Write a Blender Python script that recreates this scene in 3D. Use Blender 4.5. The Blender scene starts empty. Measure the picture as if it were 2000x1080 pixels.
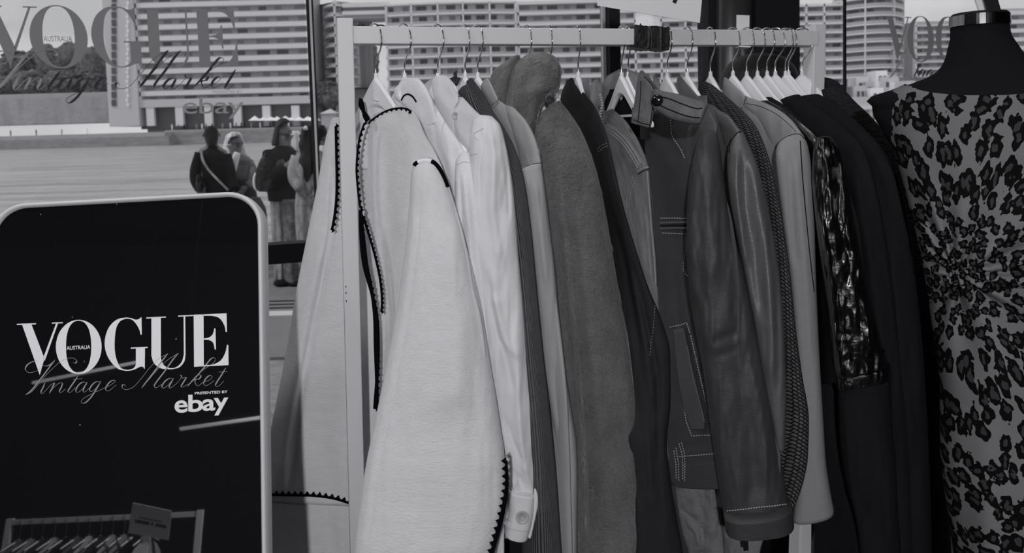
import bpy, bmesh, math, random
import numpy as np
from mathutils import Vector, Matrix, noise
from mathutils.bvhtree import BVHTree

random.seed(7); np.random.seed(7)
SC = bpy.context.scene
COL = SC.collection
PI = math.pi

# ------------------------------------------------------------------ camera
F = 1500.0                       # focal length in pixels of the 2000x1080 frame
EYE = 1.58
PITCH, ROLL = math.radians(3.5), math.radians(1.55)
YPP = 340.0
CX = 1000.0
cam_data = bpy.data.cameras.new('camera')
cam = bpy.data.objects.new('camera', cam_data); COL.objects.link(cam)
cam_data.sensor_width = 36.0; cam_data.sensor_fit = 'HORIZONTAL'
cam_data.lens = F / 2000.0 * 36.0
cam_data.shift_y = (YPP - 540.0) / 2000.0
cam_data.clip_start = 0.05; cam_data.clip_end = 3000
CM = Matrix.Rotation(PI / 2 - PITCH, 3, 'X') @ Matrix.Rotation(-ROLL, 3, 'Z')
cam.matrix_world = Matrix.Translation((0, 0, EYE)) @ CM.to_4x4()
cam_data.dof.use_dof = True; cam_data.dof.focus_distance = 1.4; cam_data.dof.aperture_fstop = 8.0
SC.camera = cam
CMN = np.array(CM)
CEN = np.array([0, 0, EYE])

SC.view_settings.view_transform = 'Standard'
SC.view_settings.look = 'None'
SC.view_settings.gamma = 1.0
SC.view_settings.exposure = 0.0
SC.view_settings.use_curve_mapping = False
SC.cycles.max_bounces = 8
SC.cycles.transparent_max_bounces = 16
SC.cycles.use_denoising = True
SC.cycles.caustics_reflective = False
SC.cycles.caustics_refractive = False

# ------------------------------------------------------------------ sky
def L(v):                        # display grey 0..255 -> scene linear
    c = v / 255.0
    return c / 12.92 if c <= 0.04045 else ((c + 0.055) / 1.055) ** 2.4

w = bpy.data.worlds.new('overcast_sky'); SC.world = w; w.use_nodes = True
nt = w.node_tree; nt.nodes.clear()
wo = nt.nodes.new('ShaderNodeOutputWorld'); bg = nt.nodes.new('ShaderNodeBackground')
tc = nt.nodes.new('ShaderNodeTexCoord'); mp = nt.nodes.new('ShaderNodeMapping')
mp.inputs['Scale'].default_value = (2.2, 2.2, 7.0)
nz = nt.nodes.new('ShaderNodeTexNoise'); nz.inputs['Scale'].default_value = 1.6; nz.inputs['Detail'].default_value = 4
cr = nt.nodes.new('ShaderNodeValToRGB')
cr.color_ramp.elements[0].position = 0.35; cr.color_ramp.elements[0].color = (0.56, 0.562, 0.575, 1)
cr.color_ramp.elements[1].position = 0.68; cr.color_ramp.elements[1].color = (0.78, 0.782, 0.795, 1)
nt.links.new(tc.outputs['Generated'], mp.inputs[0]); nt.links.new(mp.outputs[0], nz.inputs['Vector'])
nt.links.new(nz.outputs[0], cr.inputs[0]); nt.links.new(cr.outputs[0], bg.inputs[0])
bg.inputs[1].default_value = 1.0
nt.links.new(bg.outputs[0], wo.inputs[0])

# ------------------------------------------------------------------ sun and camera flash
sd = bpy.data.lights.new('sun', 'SUN'); sd.energy = 1.0; sd.angle = math.radians(12); sd.color = (1, 1, 1.02)
sun = bpy.data.objects.new('sun', sd); COL.objects.link(sun)
sun.rotation_euler = Vector((0.55, 0.35, -0.9)).to_track_quat('-Z', 'Y').to_euler()
fd = bpy.data.lights.new('camera_flash', 'POINT'); fd.energy = 133.0; fd.shadow_soft_size = 0.04; fd.color = (1, 1, 1.01)
flash = bpy.data.objects.new('camera_flash', fd); COL.objects.link(flash); flash.location = (-0.13, -1.35, 2.0)

# ------------------------------------------------------------------ pixel helpers
def rays(px, py):
    px, py = np.broadcast_arrays(np.asarray(px, float), np.asarray(py, float))
    loc = np.stack([(px - CX) / F, -(py - YPP) / F, -np.ones_like(px + py)], -1)
    return loc @ CMN.T

def at(px, py, Z):               # the point at distance Z in front of the camera that is seen at px, py
    d = rays(px, py); Z = np.asarray(Z, float)
    return CEN + d * (Z / d[..., 1])[..., None]

def V(px, py, Z): return Vector(at(px, py, Z))

def proj(P):
    q = (np.asarray(P, float) - CEN) @ CMN
    return CX + F * q[..., 0] / -q[..., 2], YPP - F * q[..., 1] / -q[..., 2]

# ------------------------------------------------------------------ object helpers
def mk(name, verts, faces, mat=None, parent=None, uv=None, smooth=True, off=True):
    v = np.asarray(verts, float).reshape(-1, 3)
    if parent is not None and off: v = v - np.array(parent_world(parent))
    me = bpy.data.meshes.new(name)
    me.from_pydata(v.tolist(), [], [tuple(int(i) for i in f) for f in faces] if not isinstance(faces, list) else faces)
    if uv is not None:
        ul = me.uv_layers.new(name='UVMap')
        li = np.empty(len(me.loops), dtype=np.int32); me.loops.foreach_get('vertex_index', li)
        uvv = np.asarray(uv, float)[li]
        ul.data.foreach_set('uv', uvv.ravel())
    if smooth: me.polygons.foreach_set('use_smooth', [True] * len(me.polygons))
    if mat: me.materials.append(mat)
    me.update()
    o = bpy.data.objects.new(name, me); COL.objects.link(o)
    if parent is not None: o.parent = parent
    return o

def parent_world(p):
    v = Vector((0, 0, 0))
    while p is not None:
        v += p.location; p = p.parent
    return v

def tag(o, label=None, cat=None, group=None, kind=None):
    if label: o['label'] = label
    if cat: o['category'] = cat
    if group: o['group'] = group
    if kind: o['kind'] = kind
    return o

def thing(name, label, cat, loc=(0, 0, 0), group=None):
    o = bpy.data.objects.new(name, None); COL.objects.link(o); o.location = loc
    o.empty_display_size = 0.05
    return tag(o, label, cat, group)

class MB:                        # collects plain shapes into one mesh
    def __init__(s): s.v = []; s.f = []
    def add(s, vs, fs):
        n = len(s.v); s.v += [tuple(x) for x in vs]; s.f += [tuple(i + n for i in f) for f in fs]; return s
    def box(s, lo, hi):
        x0, y0, z0 = lo; x1, y1, z1 = hi
        return s.add([(x0,y0,z0),(x1,y0,z0),(x1,y1,z0),(x0,y1,z0),(x0,y0,z1),(x1,y0,z1),(x1,y1,z1),(x0,y1,z1)],
                     [(0,3,2,1),(4,5,6,7),(0,1,5,4),(1,2,6,5),(2,3,7,6),(3,0,4,7)])
    def beam(s, a, b, wx, wy, side=Vector((1, 0, 0))):   # square bar between two points
        a = Vector(a); b = Vector(b); d = (b - a).normalized()
        sx = (side - d * side.dot(d)).normalized(); sy = d.cross(sx)
        vs = []
        for p in (a, b):
            for i, j in ((-1,-1),(1,-1),(1,1),(-1,1)): vs.append(p + sx * wx * i / 2 + sy * wy * j / 2)
        return s.add(vs, [(0,3,2,1),(4,5,6,7),(0,1,5,4),(1,2,6,5),(2,3,7,6),(3,0,4,7)])
    def tube(s, pts, rad, k=10):
        pts = [Vector(p) for p in pts]; n = len(pts); vs = []; fs = []
        rad = rad if hasattr(rad, '__len__') else [rad] * n
        up = Vector((0.13, 0.31, 0.94)).normalized()
        t0 = (pts[1] - pts[0]).normalized(); x = (up - t0 * up.dot(t0)).normalized()
        for i, p in enumerate(pts):
            t = (pts[min(i+1, n-1)] - pts[max(i-1, 0)]).normalized()
            x = (x - t * x.dot(t)).normalized(); y = t.cross(x)
            for j in range(k):
                a = 2 * PI * j / k; vs.append(p + (x * math.cos(a) + y * math.sin(a)) * rad[i])
        for i in range(n - 1):
            for j in range(k):
                fs.append((i*k+j, i*k+(j+1)%k, (i+1)*k+(j+1)%k, (i+1)*k+j))
        fs.append(tuple(range(k))[::-1]); fs.append(tuple((n-1)*k+j for j in range(k)))
        return s.add(vs, fs)
    def ball(s, c, r, n=10, m=7):
        rx, ry, rz = r if hasattr(r, '__len__') else (r, r, r)
        c = Vector(c); vs = [c + Vector((0, 0, rz))]; fs = []
        for i in range(1, m):
            th = PI * i / m
            for j in range(n):
                a = 2 * PI * j / n
                vs.append(c + Vector((rx*math.sin(th)*math.cos(a), ry*math.sin(th)*math.sin(a), rz*math.cos(th))))
        vs.append(c - Vector((0, 0, rz)))
        for j in range(n): fs.append((0, 1+j, 1+(j+1)%n))
        for i in range(m - 2):
            for j in range(n):
                a = 1+i*n+j; b = 1+i*n+(j+1)%n; fs.append((a, a+n, b+n, b))
        e = len(vs) - 1
        for j in range(n): fs.append((e, 1+(m-2)*n+(j+1)%n, 1+(m-2)*n+j))
        return s.add(vs, fs)
    def rings(s, rings, cap=True):
        k = len(rings[0]); vs = []; fs = []
        for r in rings: vs += list(r)
        for i in range(len(rings) - 1):
            for j in range(k): fs.append((i*k+j, i*k+(j+1)%k, (i+1)*k+(j+1)%k, (i+1)*k+j))
        if cap: fs.append(tuple(range(k))[::-1]); fs.append(tuple((len(rings)-1)*k+j for j in range(k)))
        return s.add(vs, fs)
    def build(s, name, mat=None, parent=None, smooth=False, off=True):
        return mk(name, s.v, s.f, mat, parent, smooth=smooth, off=off)

def bevel(o, w, seg=2):
    m = o.modifiers.new('bevel', 'BEVEL'); m.width = w; m.segments = seg; m.limit_method = 'ANGLE'; m.angle_limit = 0.6
    return o

def smooth_path(pts, n):         # Catmull-Rom through the given points
    P = np.asarray(pts, float); m = len(P)
    if m < 3:
        t = np.linspace(0, 1, n)[:, None]; return P[0] * (1 - t) + P[-1] * t
    P = np.vstack([2*P[0]-P[1], P, 2*P[-1]-P[-2]])
    t = np.linspace(0, m - 1 - 1e-9, n); i = t.astype(int); f = (t - i)[:, None]
    a, b, c, d = P[i], P[i+1], P[i+2], P[i+3]
    return 0.5 * (2*b + (c-a)*f + (2*a-5*b+4*c-d)*f*f + (3*b-a-3*c+d)*f**3)

def pchip(x, Y, q):              # monotone cubic, columns of Y
    x = np.asarray(x, float); Y = np.asarray(Y, float); h = np.diff(x)[:, None]; d = np.diff(Y, axis=0) / h
    m = np.zeros_like(Y)
    if len(x) > 2:
        s = (d[:-1] * d[1:]) > 0
        hh = h[:-1] + h[1:]
        w1 = (2*h[1:] + h[:-1]); w2 = (h[1:] + 2*h[:-1])
        with np.errstate(divide='ignore', invalid='ignore'):
            mm = (w1 + w2) / (w1 / d[:-1] + w2 / d[1:])
        m[1:-1] = np.where(s, mm, 0)
    m[0] = d[0]; m[-1] = d[-1]
    i = np.clip(np.searchsorted(x, q, 'right') - 1, 0, len(x) - 2)
    t = ((q - x[i]) / h[i, 0])[:, None]; H = h[i]
    return ((2*t**3-3*t**2+1)*Y[i] + (t**3-2*t**2+t)*H*m[i] + (-2*t**3+3*t**2)*Y[i+1] + (t**3-t**2)*H*m[i+1])

_noise_tab = np.random.RandomState(3).rand(64, 64, 64)
def vnoise(x, y, z):             # vectorised value noise -1..1
    xi = np.floor(x).astype(int); yi = np.floor(y).astype(int); zi = np.floor(z).astype(int)
    fx, fy, fz = x - xi, y - yi, z - zi
    fx, fy, fz = [f*f*(3-2*f) for f in (fx, fy, fz)]
    r = 0
    for a in (0, 1):
        for b in (0, 1):
            for c in (0, 1):
                r = r + _noise_tab[(xi+a) % 64, (yi+b) % 64, (zi+c) % 64] * (fx if a else 1-fx) * (fy if b else 1-fy) * (fz if c else 1-fz)
    return r * 2 - 1

SURF = {}                        # object name -> BVH in world space, for laying seams on cloth
LASTID = [0]
def cloth(name, rows, mat, parent, creases=(), th=0.02, nr=110, nk=96, wr=(0.0025, 9, 3), folds=(0, 3, 0), hollow=True, square=0.75, surf=None, seed=None, topcap=True, hp=None, hs=None, dz=0.0):
    """A hanging cloth volume. rows: (xl, yl, xr, yr, zl, zr[, half thickness]) from top to bottom."""
    LASTID[0] += 1; sd = LASTID[0] * 7.13 if seed is None else seed
    R = np.array([list(r) + [th] * (7 - len(r)) for r in rows], float)
    if hp is not None:               # the cloth hangs in the plane of its hanger
        R[:, 4] = planeZ(hp, R[:, 0], R[:, 1]) + dz; R[:, 5] = planeZ(hp, R[:, 2], R[:, 3]) + dz
        ya = math.radians(YAW[hp]); nv = np.array([math.cos(ya), math.sin(ya), 0.0]); v_ = rays((R[:, 0]+R[:, 2])/2, (R[:, 1]+R[:, 3])/2); v_ /= np.linalg.norm(v_, axis=1)[:, None]
        R[:, 6] *= 1 + (np.clip(0.62 / np.maximum(np.abs(v_ @ nv), 0.05), 1.0, 2.3) - 1) * np.clip((480 - R[:, 1]) / 180, 0, 1)
    if hs is not None:               # a sleeve starts at the near end of that hanger
        j = min(2, len(R)-1); R[:, 4:6] += planeZ(hs, R[j, 2], R[j, 3]) - R[j, 5] + dz
    s = np.concatenate([[0], np.cumsum(np.maximum(1.0, np.hypot(*(np.diff((R[:, :2] + R[:, 2:4]) / 2, axis=0)).T)))])
    Q = pchip(s, R, np.linspace(0, s[-1], nr))
    xl, yl, xr, yr, zl, zr, tk = Q.T
    A = at(xl, yl, zl); B = at(xr, yr, zr)
    C = (A + B) / 2; a = (B - A) / 2
    vd = C - CEN; vd[:, 2] = 0; vd /= np.linalg.norm(vd, axis=1)[:, None]
    ph = np.linspace(0, 2 * PI, nk, endpoint=False)
    co, si = np.cos(ph), np.sin(ph)                # si > 0 : towards camera
    u = np.sign(co) * np.abs(co) ** square
    bb = np.sign(si) * np.abs(si) ** 0.7
    U = u[None, :]; B_ = bb[None, :] * tk[:, None]
    pxg = xl[:, None] + (xr - xl)[:, None] * (U + 1) / 2
    pyg = yl[:, None] + (yr - yl)[:, None] * (U + 1) / 2
    t = np.linspace(0, 1, nr)[:, None]
    env = np.clip(np.abs(si), 0, 1)[None, :] ** 0.6 * np.sign(si)[None, :]
    disp = np.zeros_like(pxg)
    fa, fn, fp = folds
    if fa: disp += fa * np.sin(fn * PI * U + fp + 1.3 * t) * (0.3 + 0.7 * t)
    if wr[0]:
        disp += wr[0] * vnoise(pxg / 1000 * wr[1] * 6 + sd, pyg / 1000 * wr[2] * 4 + sd * 1.7, np.zeros_like(pxg) + sd)
        disp += wr[0] * 0.4 * vnoise(pxg / 1000 * wr[1] * 18 + sd * 2, pyg / 1000 * wr[2] * 10 + sd, np.zeros_like(pxg) + sd * 3)
    for c in creases:
        pl, wd, am = c[:3]
        pl = np.array(pl, float); ys = pl[:, 1]; order = np.argsort(ys)
        if ys.max() - ys.min() > abs(pl[:, 0].max() - pl[:, 0].min()) * 0.6:
            xc = np.interp(pyg, ys[order], pl[order, 0]); d = (pxg - xc) / wd
            lo, hi = ys.min(), ys.max(); g = np.clip((pyg - lo) / max(20, 0.12*(hi-lo)), 0, 1) * np.clip((hi - pyg) / max(20, 0.12*(hi-lo)), 0, 1)
        else:
            order = np.argsort(pl[:, 0]); yc = np.interp(pxg, pl[order, 0], pl[order, 1]); d = (pyg - yc) / wd
            lo, hi = pl[:, 0].min(), pl[:, 0].max(); g = np.clip((pxg - lo) / 12, 0, 1) * np.clip((hi - pxg) / 12, 0, 1)
        disp += am * np.exp(-d * d) * g * (si > 0)[None, :]
    off = B_ + disp * env
    P = C[:, None, :] + a[:, None, :] * U[..., None] - vd[:, None, :] * off[..., None]
    # uv in metres
    dl = np.concatenate([[0], np.cumsum(np.linalg.norm(np.diff(C, axis=0), axis=1))])
    wid = np.linalg.norm(a, axis=1).mean()
    UVg = np.stack([np.broadcast_to(ph[None, :] / (2*PI) * (4 * wid), pxg.shape), np.broadcast_to(dl[:, None], pxg.shape)], -1)
    rings = [P]; uvs = [UVg]
    if hollow:
        for k_, (sc, dz) in enumerate(((0.90, 0.0), (0.86, 0.03))):
            last = P[-1]; cc = last.mean(0)
            r = cc + (last - cc) * sc; r[:, 2] += dz; rings.append(r[None]); uvs.append(UVg[-1:])
    top = P[0]; tc_ = top.mean(0)
    if topcap:
        r0 = tc_ + (top - tc_) * 0.6; r0[:, 2] += 0.002
        rings.insert(0, r0[None]); uvs.insert(0, UVg[:1])
    G = np.concatenate(rings, 0); GU = np.concatenate(uvs, 0)
    n, k = G.shape[:2]
    i = np.arange(n - 1)[:, None]; j = np.arange(k)[None, :]
    q = np.stack([i*k + j, (i+1)*k + j, (i+1)*k + (j+1) % k, i*k + (j+1) % k], -1).reshape(-1, 4)
    faces = q.tolist()
    if topcap: faces.append(list(range(k)))
    if not hollow: faces.append([(n-1)*k + x for x in range(k)][::-1])
    verts = G.reshape(-1, 3)
    o = mk(name, verts, [tuple(f) for f in faces], mat, parent, uv=GU.reshape(-1, 2))
    SURF[surf or o.name] = BVHTree.FromPolygons(verts.tolist(), faces)
    o['bvh'] = surf or o.name
    return o

def hit(keys, px, py, off=0.0008):
    d = Vector(rays(px, py)).normalized(); best = None
    for k in keys:
        if not isinstance(k, str): k = k['bvh']
        r = SURF[k].ray_cast(Vector(CEN), d)
        if r[0] is not None and (best is None or r[3] < best[1]): best = (r[0], r[3], r[1])
    if best is None: return None
    return best[0] - d * off, best[2]

def dashes(name, keys, poly, mat, parent, step=7.0, duty=0.62, wpx=0.9, off=0.0007, dens=None):
    """sewing stitches laid on the cloth along a line"""
    P = np.asarray(poly, float); seg = np.hypot(*np.diff(P, axis=0).T); s = np.concatenate([[0], np.cumsum(seg)])
    mb = MB(); q = 0.0
    while q + step * duty < s[-1]:
        pts = []
        for e in (q, q + step * duty):
            x = np.interp(e, s, P[:, 0]); y = np.interp(e, s, P[:, 1]); h = hit(keys, x, y, off)
            if h: pts.append(h[0])
        if len(pts) == 2 and (pts[0]-pts[1]).length < 0.03:
            r = wpx / F * 1.4
            mb.tube([pts[0], (pts[0]+pts[1])/2, pts[1]], [r*0.6, r, r*0.6], 5)
        q += step
    if mb.v: return mb.build(name, mat, parent, smooth=True)

def seam(name, keys, poly, mat, parent, wpx=1.0, n=40, off=0.0003):
    P = smooth_path(poly, n); pts = [hit(keys, x, y, off) for x, y in P]; pts = [p[0] for p in pts if p]
    out = []
    for p in pts:
        if not out or (p - out[-1]).length > 1e-4: out.append(p)
    if len(out) > 2:
        return MB().tube(out, wpx / F * 1.4, 6).build(name, mat, parent, smooth=True)

def whip(name, keys, poly, mat, parent, step=11, size=7, side=1, off=0.001, Z=None, fat=1.0):
    """black blanket-stitch teeth sewn along an edge"""
    P = smooth_path(poly, 400); seg = np.hypot(*np.diff(P, axis=0).T); s = np.concatenate([[0], np.cumsum(seg)])
    mb = MB(); q = 0.0; line = []
    def pt(x, y):
        if Z is not None:
            return Vector(at(x, y, Z(x, y)))
        h = hit(keys, x, y, off); return h[0] if h else None
    while q < s[-1]:
        x = np.interp(q, s, P[:, 0]); y = np.interp(q, s, P[:, 1])
        x2 = np.interp(min(q + 1, s[-1]), s, P[:, 0]); y2 = np.interp(min(q + 1, s[-1]), s, P[:, 1])
        x1 = np.interp(max(q - 1, 0), s, P[:, 0]); y1 = np.interp(max(q - 1, 0), s, P[:, 1])
        t = np.array([x2 - x1, y2 - y1]); t /= np.linalg.norm(t); nn = np.array([-t[1], t[0]]) * side
        c = pt(x, y)
        if c is not None:
            line.append(c)
            sc = np.linalg.norm(np.array(c) - CEN) / F
            ex = (Vector(at(x + t[0], y + t[1], c.y)) - c); ey = (Vector(at(x + nn[0], y + nn[1], c.y)) - c)
            toward = (Vector(CEN) - c).normalized()
            h = step * 0.52
            a = c - ex * h; b = c + ex * h; d = c + ey * size
            up = toward * 0.0028
            mid = (a + b + d) / 3
            mb.add([a, b, d, (a+mid)/2 + up, (b+mid)/2 + up, (d*1.4+mid*0.6)/2 + up], [(0,1,4,3),(1,2,5,4),(2,0,3,5),(3,4,5),(0,2,1)])
        q += step
    out = []
    for p in line:
        if not out or (p - out[-1]).length > 1e-4: out.append(p)
    if len(out) > 2:
        r0 = 0.0016 * fat; mb.tube([Vector(p) for p in out], [r0 * (1.0 if fat < 2 else 0.62 + 0.5 * abs(math.sin(PI * i / step))) for i in range(len(out))], 8)
    if mb.v: return mb.build(name, mat, parent, smooth=True)

# ------------------------------------------------------------------ materials
MATS = {}
def colr(v, k=1.0):
    a = L(v) * k
    return (a * 0.99, a * 0.985, a * (1.02 + 0.35 * math.exp(-v / 22.0)), 1)

def mat(name, v, rough=0.8, spec=0.3, k=2.0, bump=None, metallic=0.0, var=None, sheen=0.0, coat=0.0, emit=None, coord='UV'):
    """v = display grey the thing should have under the flash; k turns it into a surface colour.
    bump = list of (kind, scale, strength[, (sx,sy,sz)]); var = (scale, amount, (sx,sy,sz))"""
    m = bpy.data.materials.new(name); m.use_nodes = True; n = m.node_tree; b = n.nodes['Principled BSDF']
    b.inputs['Base Color'].default_value = colr(v, k)
    b.inputs['Roughness'].default_value = rough
    b.inputs['Specular IOR Level'].default_value = spec
    b.inputs['Metallic'].default_value = metallic
    if sheen: b.inputs['Sheen Weight'].default_value = sheen; b.inputs['Sheen Roughness'].default_value = 0.5
    if coat: b.inputs['Coat Weight'].default_value = coat; b.inputs['Coat Roughness'].default_value = 0.1
    if emit: b.inputs['Emission Color'].default_value = (1, 1, 1, 1); b.inputs['Emission Strength'].default_value = emit
    tcn = n.nodes.new('ShaderNodeTexCoord')
    def co(scale):
        mpn = n.nodes.new('ShaderNodeMapping'); mpn.inputs['Scale'].default_value = scale
        n.links.new(tcn.outputs[coord], mpn.inputs[0]); return mpn.outputs[0]
    if var:
        sc, am = var[:2]; st = var[2] if len(var) > 2 else (1, 1, 1)
        t = n.nodes.new('ShaderNodeTexNoise'); t.inputs['Scale'].default_value = sc; t.inputs['Detail'].default_value = 5
        t.inputs['Roughness'].default_value = 0.6
        n.links.new(co(st), t.inputs['Vector'])
        r = n.nodes.new('ShaderNodeMapRange'); r.inputs[1].default_value = 0.3; r.inputs[2].default_value = 0.7
        r.inputs[3].default_value = 1 - am; r.inputs[4].default_value = 1 + am
        n.links.new(t.outputs[0], r.inputs[0])
        mx = n.nodes.new('ShaderNodeVectorMath'); mx.operation = 'SCALE'; mx.inputs[0].default_value = colr(v, k)[:3]
        n.links.new(r.outputs[0], mx.inputs['Scale']); n.links.new(mx.outputs[0], b.inputs['Base Color'])
        m['col_node'] = mx.name
    prev = None
    for bp in (bump or []):
        kind, sc, stg = bp[:3]; st = bp[3] if len(bp) > 3 else (1, 1, 1)
        if kind == 'noise':
            t = n.nodes.new('ShaderNodeTexNoise'); t.inputs['Scale'].default_value = sc; t.inputs['Detail'].default_value = 6
            t.inputs['Roughness'].default_value = 0.65; out = t.outputs[0]
        elif kind == 'voronoi':
            t = n.nodes.new('ShaderNodeTexVoronoi'); t.inputs['Scale'].default_value = sc; out = t.outputs[0]
        elif kind == 'rib':
            t = n.nodes.new('ShaderNodeTexWave'); t.wave_type = 'BANDS'; t.bands_direction = 'X'; t.inputs['Scale'].default_value = sc
            t.inputs['Distortion'].default_value = 0.6; out = t.outputs[0]
        elif kind == 'diag':
            t = n.nodes.new('ShaderNodeTexWave'); t.wave_type = 'BANDS'; t.bands_direction = 'DIAGONAL'; t.inputs['Scale'].default_value = sc
            t.inputs['Distortion'].default_value = 1.5; out = t.outputs[0]
        n.links.new(co(st), t.inputs['Vector'])
        bn = n.nodes.new('ShaderNodeBump'); bn.inputs['Strength'].default_value = 1.0; bn.inputs['Distance'].default_value = stg
        n.links.new(out, bn.inputs['Height'])
        if prev: n.links.new(prev, bn.inputs['Normal'])
        prev = bn.outputs[0]
    if prev: n.links.new(prev, b.inputs['Normal'])
    MATS[name] = m
    return m

# flash lit room things
white_paint = mat('white_painted_wood', 165, 0.45, 0.4, 1.85, coord='Object')
hanger_plastic = mat('white_matt_plastic', 168, 0.4, 0.4, 2.2, coord='Object')
chrome = mat('chrome_wire', 200, 0.12, 0.5, 1.2, metallic=1.0, coord='Object')
black_tape = mat('black_tape', 15, 0.35, 0.5, 1.6, bump=[('noise', 60, 0.004)], coord='Object')
clear_tape = mat('frosted_tape', 168, 0.35, 0.5, 2.2, bump=[('noise', 200, 0.0006)], coord='Object')
card_mat = mat('white_card', 158, 0.7, 0.2, 2.2, coord='Object')
ink = mat('black_ink', 16, 0.6, 0.2, 1.0, coord='Object')
felt = mat('cream_wool_felt', 172, 0.95, 0.1, 2.05, bump=[('noise', 260, 0.0016), ('noise', 900, 0.0006)], var=(60, 0.04), sheen=0.2)
black_yarn = mat('black_yarn', 14, 0.95, 0.05, 0.8, coord='Object')
felt_band = mat('cream_satin_band', 180, 0.5, 0.4, 2.0, bump=[('noise', 600, 0.0004)])
cream_leather = mat('cream_soft_leather', 171, 0.55, 0.35, 2.0, bump=[('noise', 120, 0.001), ('noise', 700, 0.0003)], var=(14, 0.03))
cream_denim = mat('cream_cotton', 171, 0.8, 0.2, 2.0, bump=[('noise', 40, 0.002, (1, 0.4, 1)), ('diag', 600, 0.0001)], var=(20, 0.025))
cream_seam = mat('cream_seam_thread', 150, 0.8, 0.2, 2.0, coord='Object')
rib_knit = mat('charcoal_ribbed_knit', 66, 0.95, 0.1, 2.4, bump=[('rib', 95, 0.0035), ('noise', 900, 0.0006)], var=(40, 0.12))
suede = mat('grey_suede', 124, 0.9, 0.1, 2.0, bump=[('noise', 500, 0.0005)], var=(9, 0.06, (2, 0.6, 1)))
fur_mat = mat('brown_grey_shearling', 76, 0.8, 0.25, 1.8, var=(15, 0.45, (1, 0.7, 1)), bump=[('noise', 260, 0.006), ('noise', 30, 0.02)], sheen=0.6)
fur_hair = mat('shearling_hair', 88, 0.6, 0.35, 1.9, coord='Object', var=(16, 0.95, (1, 1, 0.6)))
black_cotton = mat('washed_black_cotton', 31, 0.85, 0.2, 1.8, bump=[('noise', 30, 0.004, (1, 0.35, 1)), ('noise', 500, 0.0004)], var=(10, 0.15))
denim = mat('grey_denim', 104, 0.85, 0.2, 2.6, bump=[('noise', 400, 0.0012), ('diag', 500, 0.0003)], var=(120, 0.28, (1, 0.15, 1)))
denim_seam = mat('denim_ridge', 112, 0.85, 0.2, 2.4, bump=[('noise', 300, 0.001)], coord='Object')
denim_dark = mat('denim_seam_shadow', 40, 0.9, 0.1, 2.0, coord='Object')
leather = mat('dark_brown_leather', 47, 0.56, 0.45, 1.9, bump=[('noise', 22, 0.003, (1, 0.5, 1)), ('voronoi', 700, 0.0002)], var=(12, 0.14))
leather_panel = mat('dark_suede_panel', 50, 0.8, 0.2, 2.6, bump=[('noise', 500, 0.0003)], var=(14, 0.1))
leather_light = mat('mid_brown_leather', 70, 0.5, 0.4, 1.9, bump=[('noise', 60, 0.0015), ('voronoi', 600, 0.0002)], var=(14, 0.14), coord='Object')
leather_uvlight = mat('worn_leather', 66, 0.55, 0.4, 1.9, bump=[('noise', 60, 0.0015), ('voronoi', 600, 0.0002)], var=(14, 0.12))
stitch = mat('pale_contrast_thread', 150, 0.8, 0.1, 2.0, coord='Object')
stitch_dark = mat('dark_thread', 22, 0.8, 0.1, 1.0, coord='Object')
satin_leather = mat('satin_grey_leather', 70, 0.42, 0.7, 2.0, bump=[('noise', 18, 0.003, (1, 0.3, 1)), ('voronoi', 900, 0.0003)], var=(12, 0.1))
button_dark = mat('dark_horn_button', 22, 0.15, 0.6, 1.0, coord='Object')
button_pale = mat('pale_metal_button', 130, 0.4, 0.6, 2.0, coord='Object')
zip_metal = mat('zip_metal', 170, 0.25, 0.6, 1.6, metallic=0.9, coord='Object')
blazer = mat('grey_wool_twill', 112, 0.9, 0.12, 2.0, bump=[('noise', 700, 0.0004)], var=(90, 0.04))
patent = mat('black_patent_leather', 13, 0.12, 0.8, 0.7, bump=[('noise', 30, 0.004, (1, 0.3, 1)), ('noise', 160, 0.0012)], coat=0.6)
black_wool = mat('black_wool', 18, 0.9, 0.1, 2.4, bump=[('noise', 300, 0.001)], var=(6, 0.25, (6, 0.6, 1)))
black_boucle = mat('black_boucle_wool', 22, 0.85, 0.25, 2.4, bump=[('voronoi', 160, 0.004), ('noise', 500, 0.002)], var=(160, 0.5))
grey_cotton = mat('crumpled_grey_cotton', 96, 0.85, 0.15, 2.0, bump=[('noise', 26, 0.008), ('noise', 400, 0.0004)])
mannequin_mat = mat('black_jersey_mannequin', 17, 0.9, 0.1, 1.9, coord='Object')
band_metal = mat('brushed_neck_metal', 120, 0.18, 0.6, 1.2, metallic=1.0, coord='Object')
band_black = mat('black_strap', 17, 0.6, 0.3, 2.0, coord='Object')
sign_frame_mat = mat('sign_frame_alloy', 160, 0.45, 0.4, 2.2, coord='Object')
sign_letter = mat('sign_letter_white', 172, 0.6, 0.2, 2.3, coord='Object')
sign_script = mat('sign_script_grey', 112, 0.6, 0.3, 2.3, coord='Object', var=(900, 0.25))
def vinyl(name, v, refl):
    m = bpy.data.materials.new(name); m.use_nodes = True; n = m.node_tree; n.nodes.clear()
    o = n.nodes.new('ShaderNodeOutputMaterial'); d = n.nodes.new('ShaderNodeBsdfDiffuse'); t = n.nodes.new('ShaderNodeBsdfTranslucent'); a = n.nodes.new('ShaderNodeAddShader')
    d.inputs[0].default_value = (refl, refl, refl*1.03, 1); t.inputs[0].default_value = (v, v, v*1.02, 1)
    n.links.new(d.outputs[0], a.inputs[0]); n.links.new(t.outputs[0], a.inputs[1]); n.links.new(a.outputs[0], o.inputs[0]); return m
decal_grey = vinyl('grey_window_vinyl', 0.15, 0.22); decal_dark = vinyl('dark_window_vinyl', 0.02, 0.05); decal_pale = vinyl('pale_window_vinyl', 0.22, 0.26)
black_frame = mat('black_metal_frame', 20, 0.7, 0.15, 4.5, coord='Object')
column_mat = mat('satin_steel_column', 90, 0.32, 0.5, 2.0, metallic=0.7, coord='Object')
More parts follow.
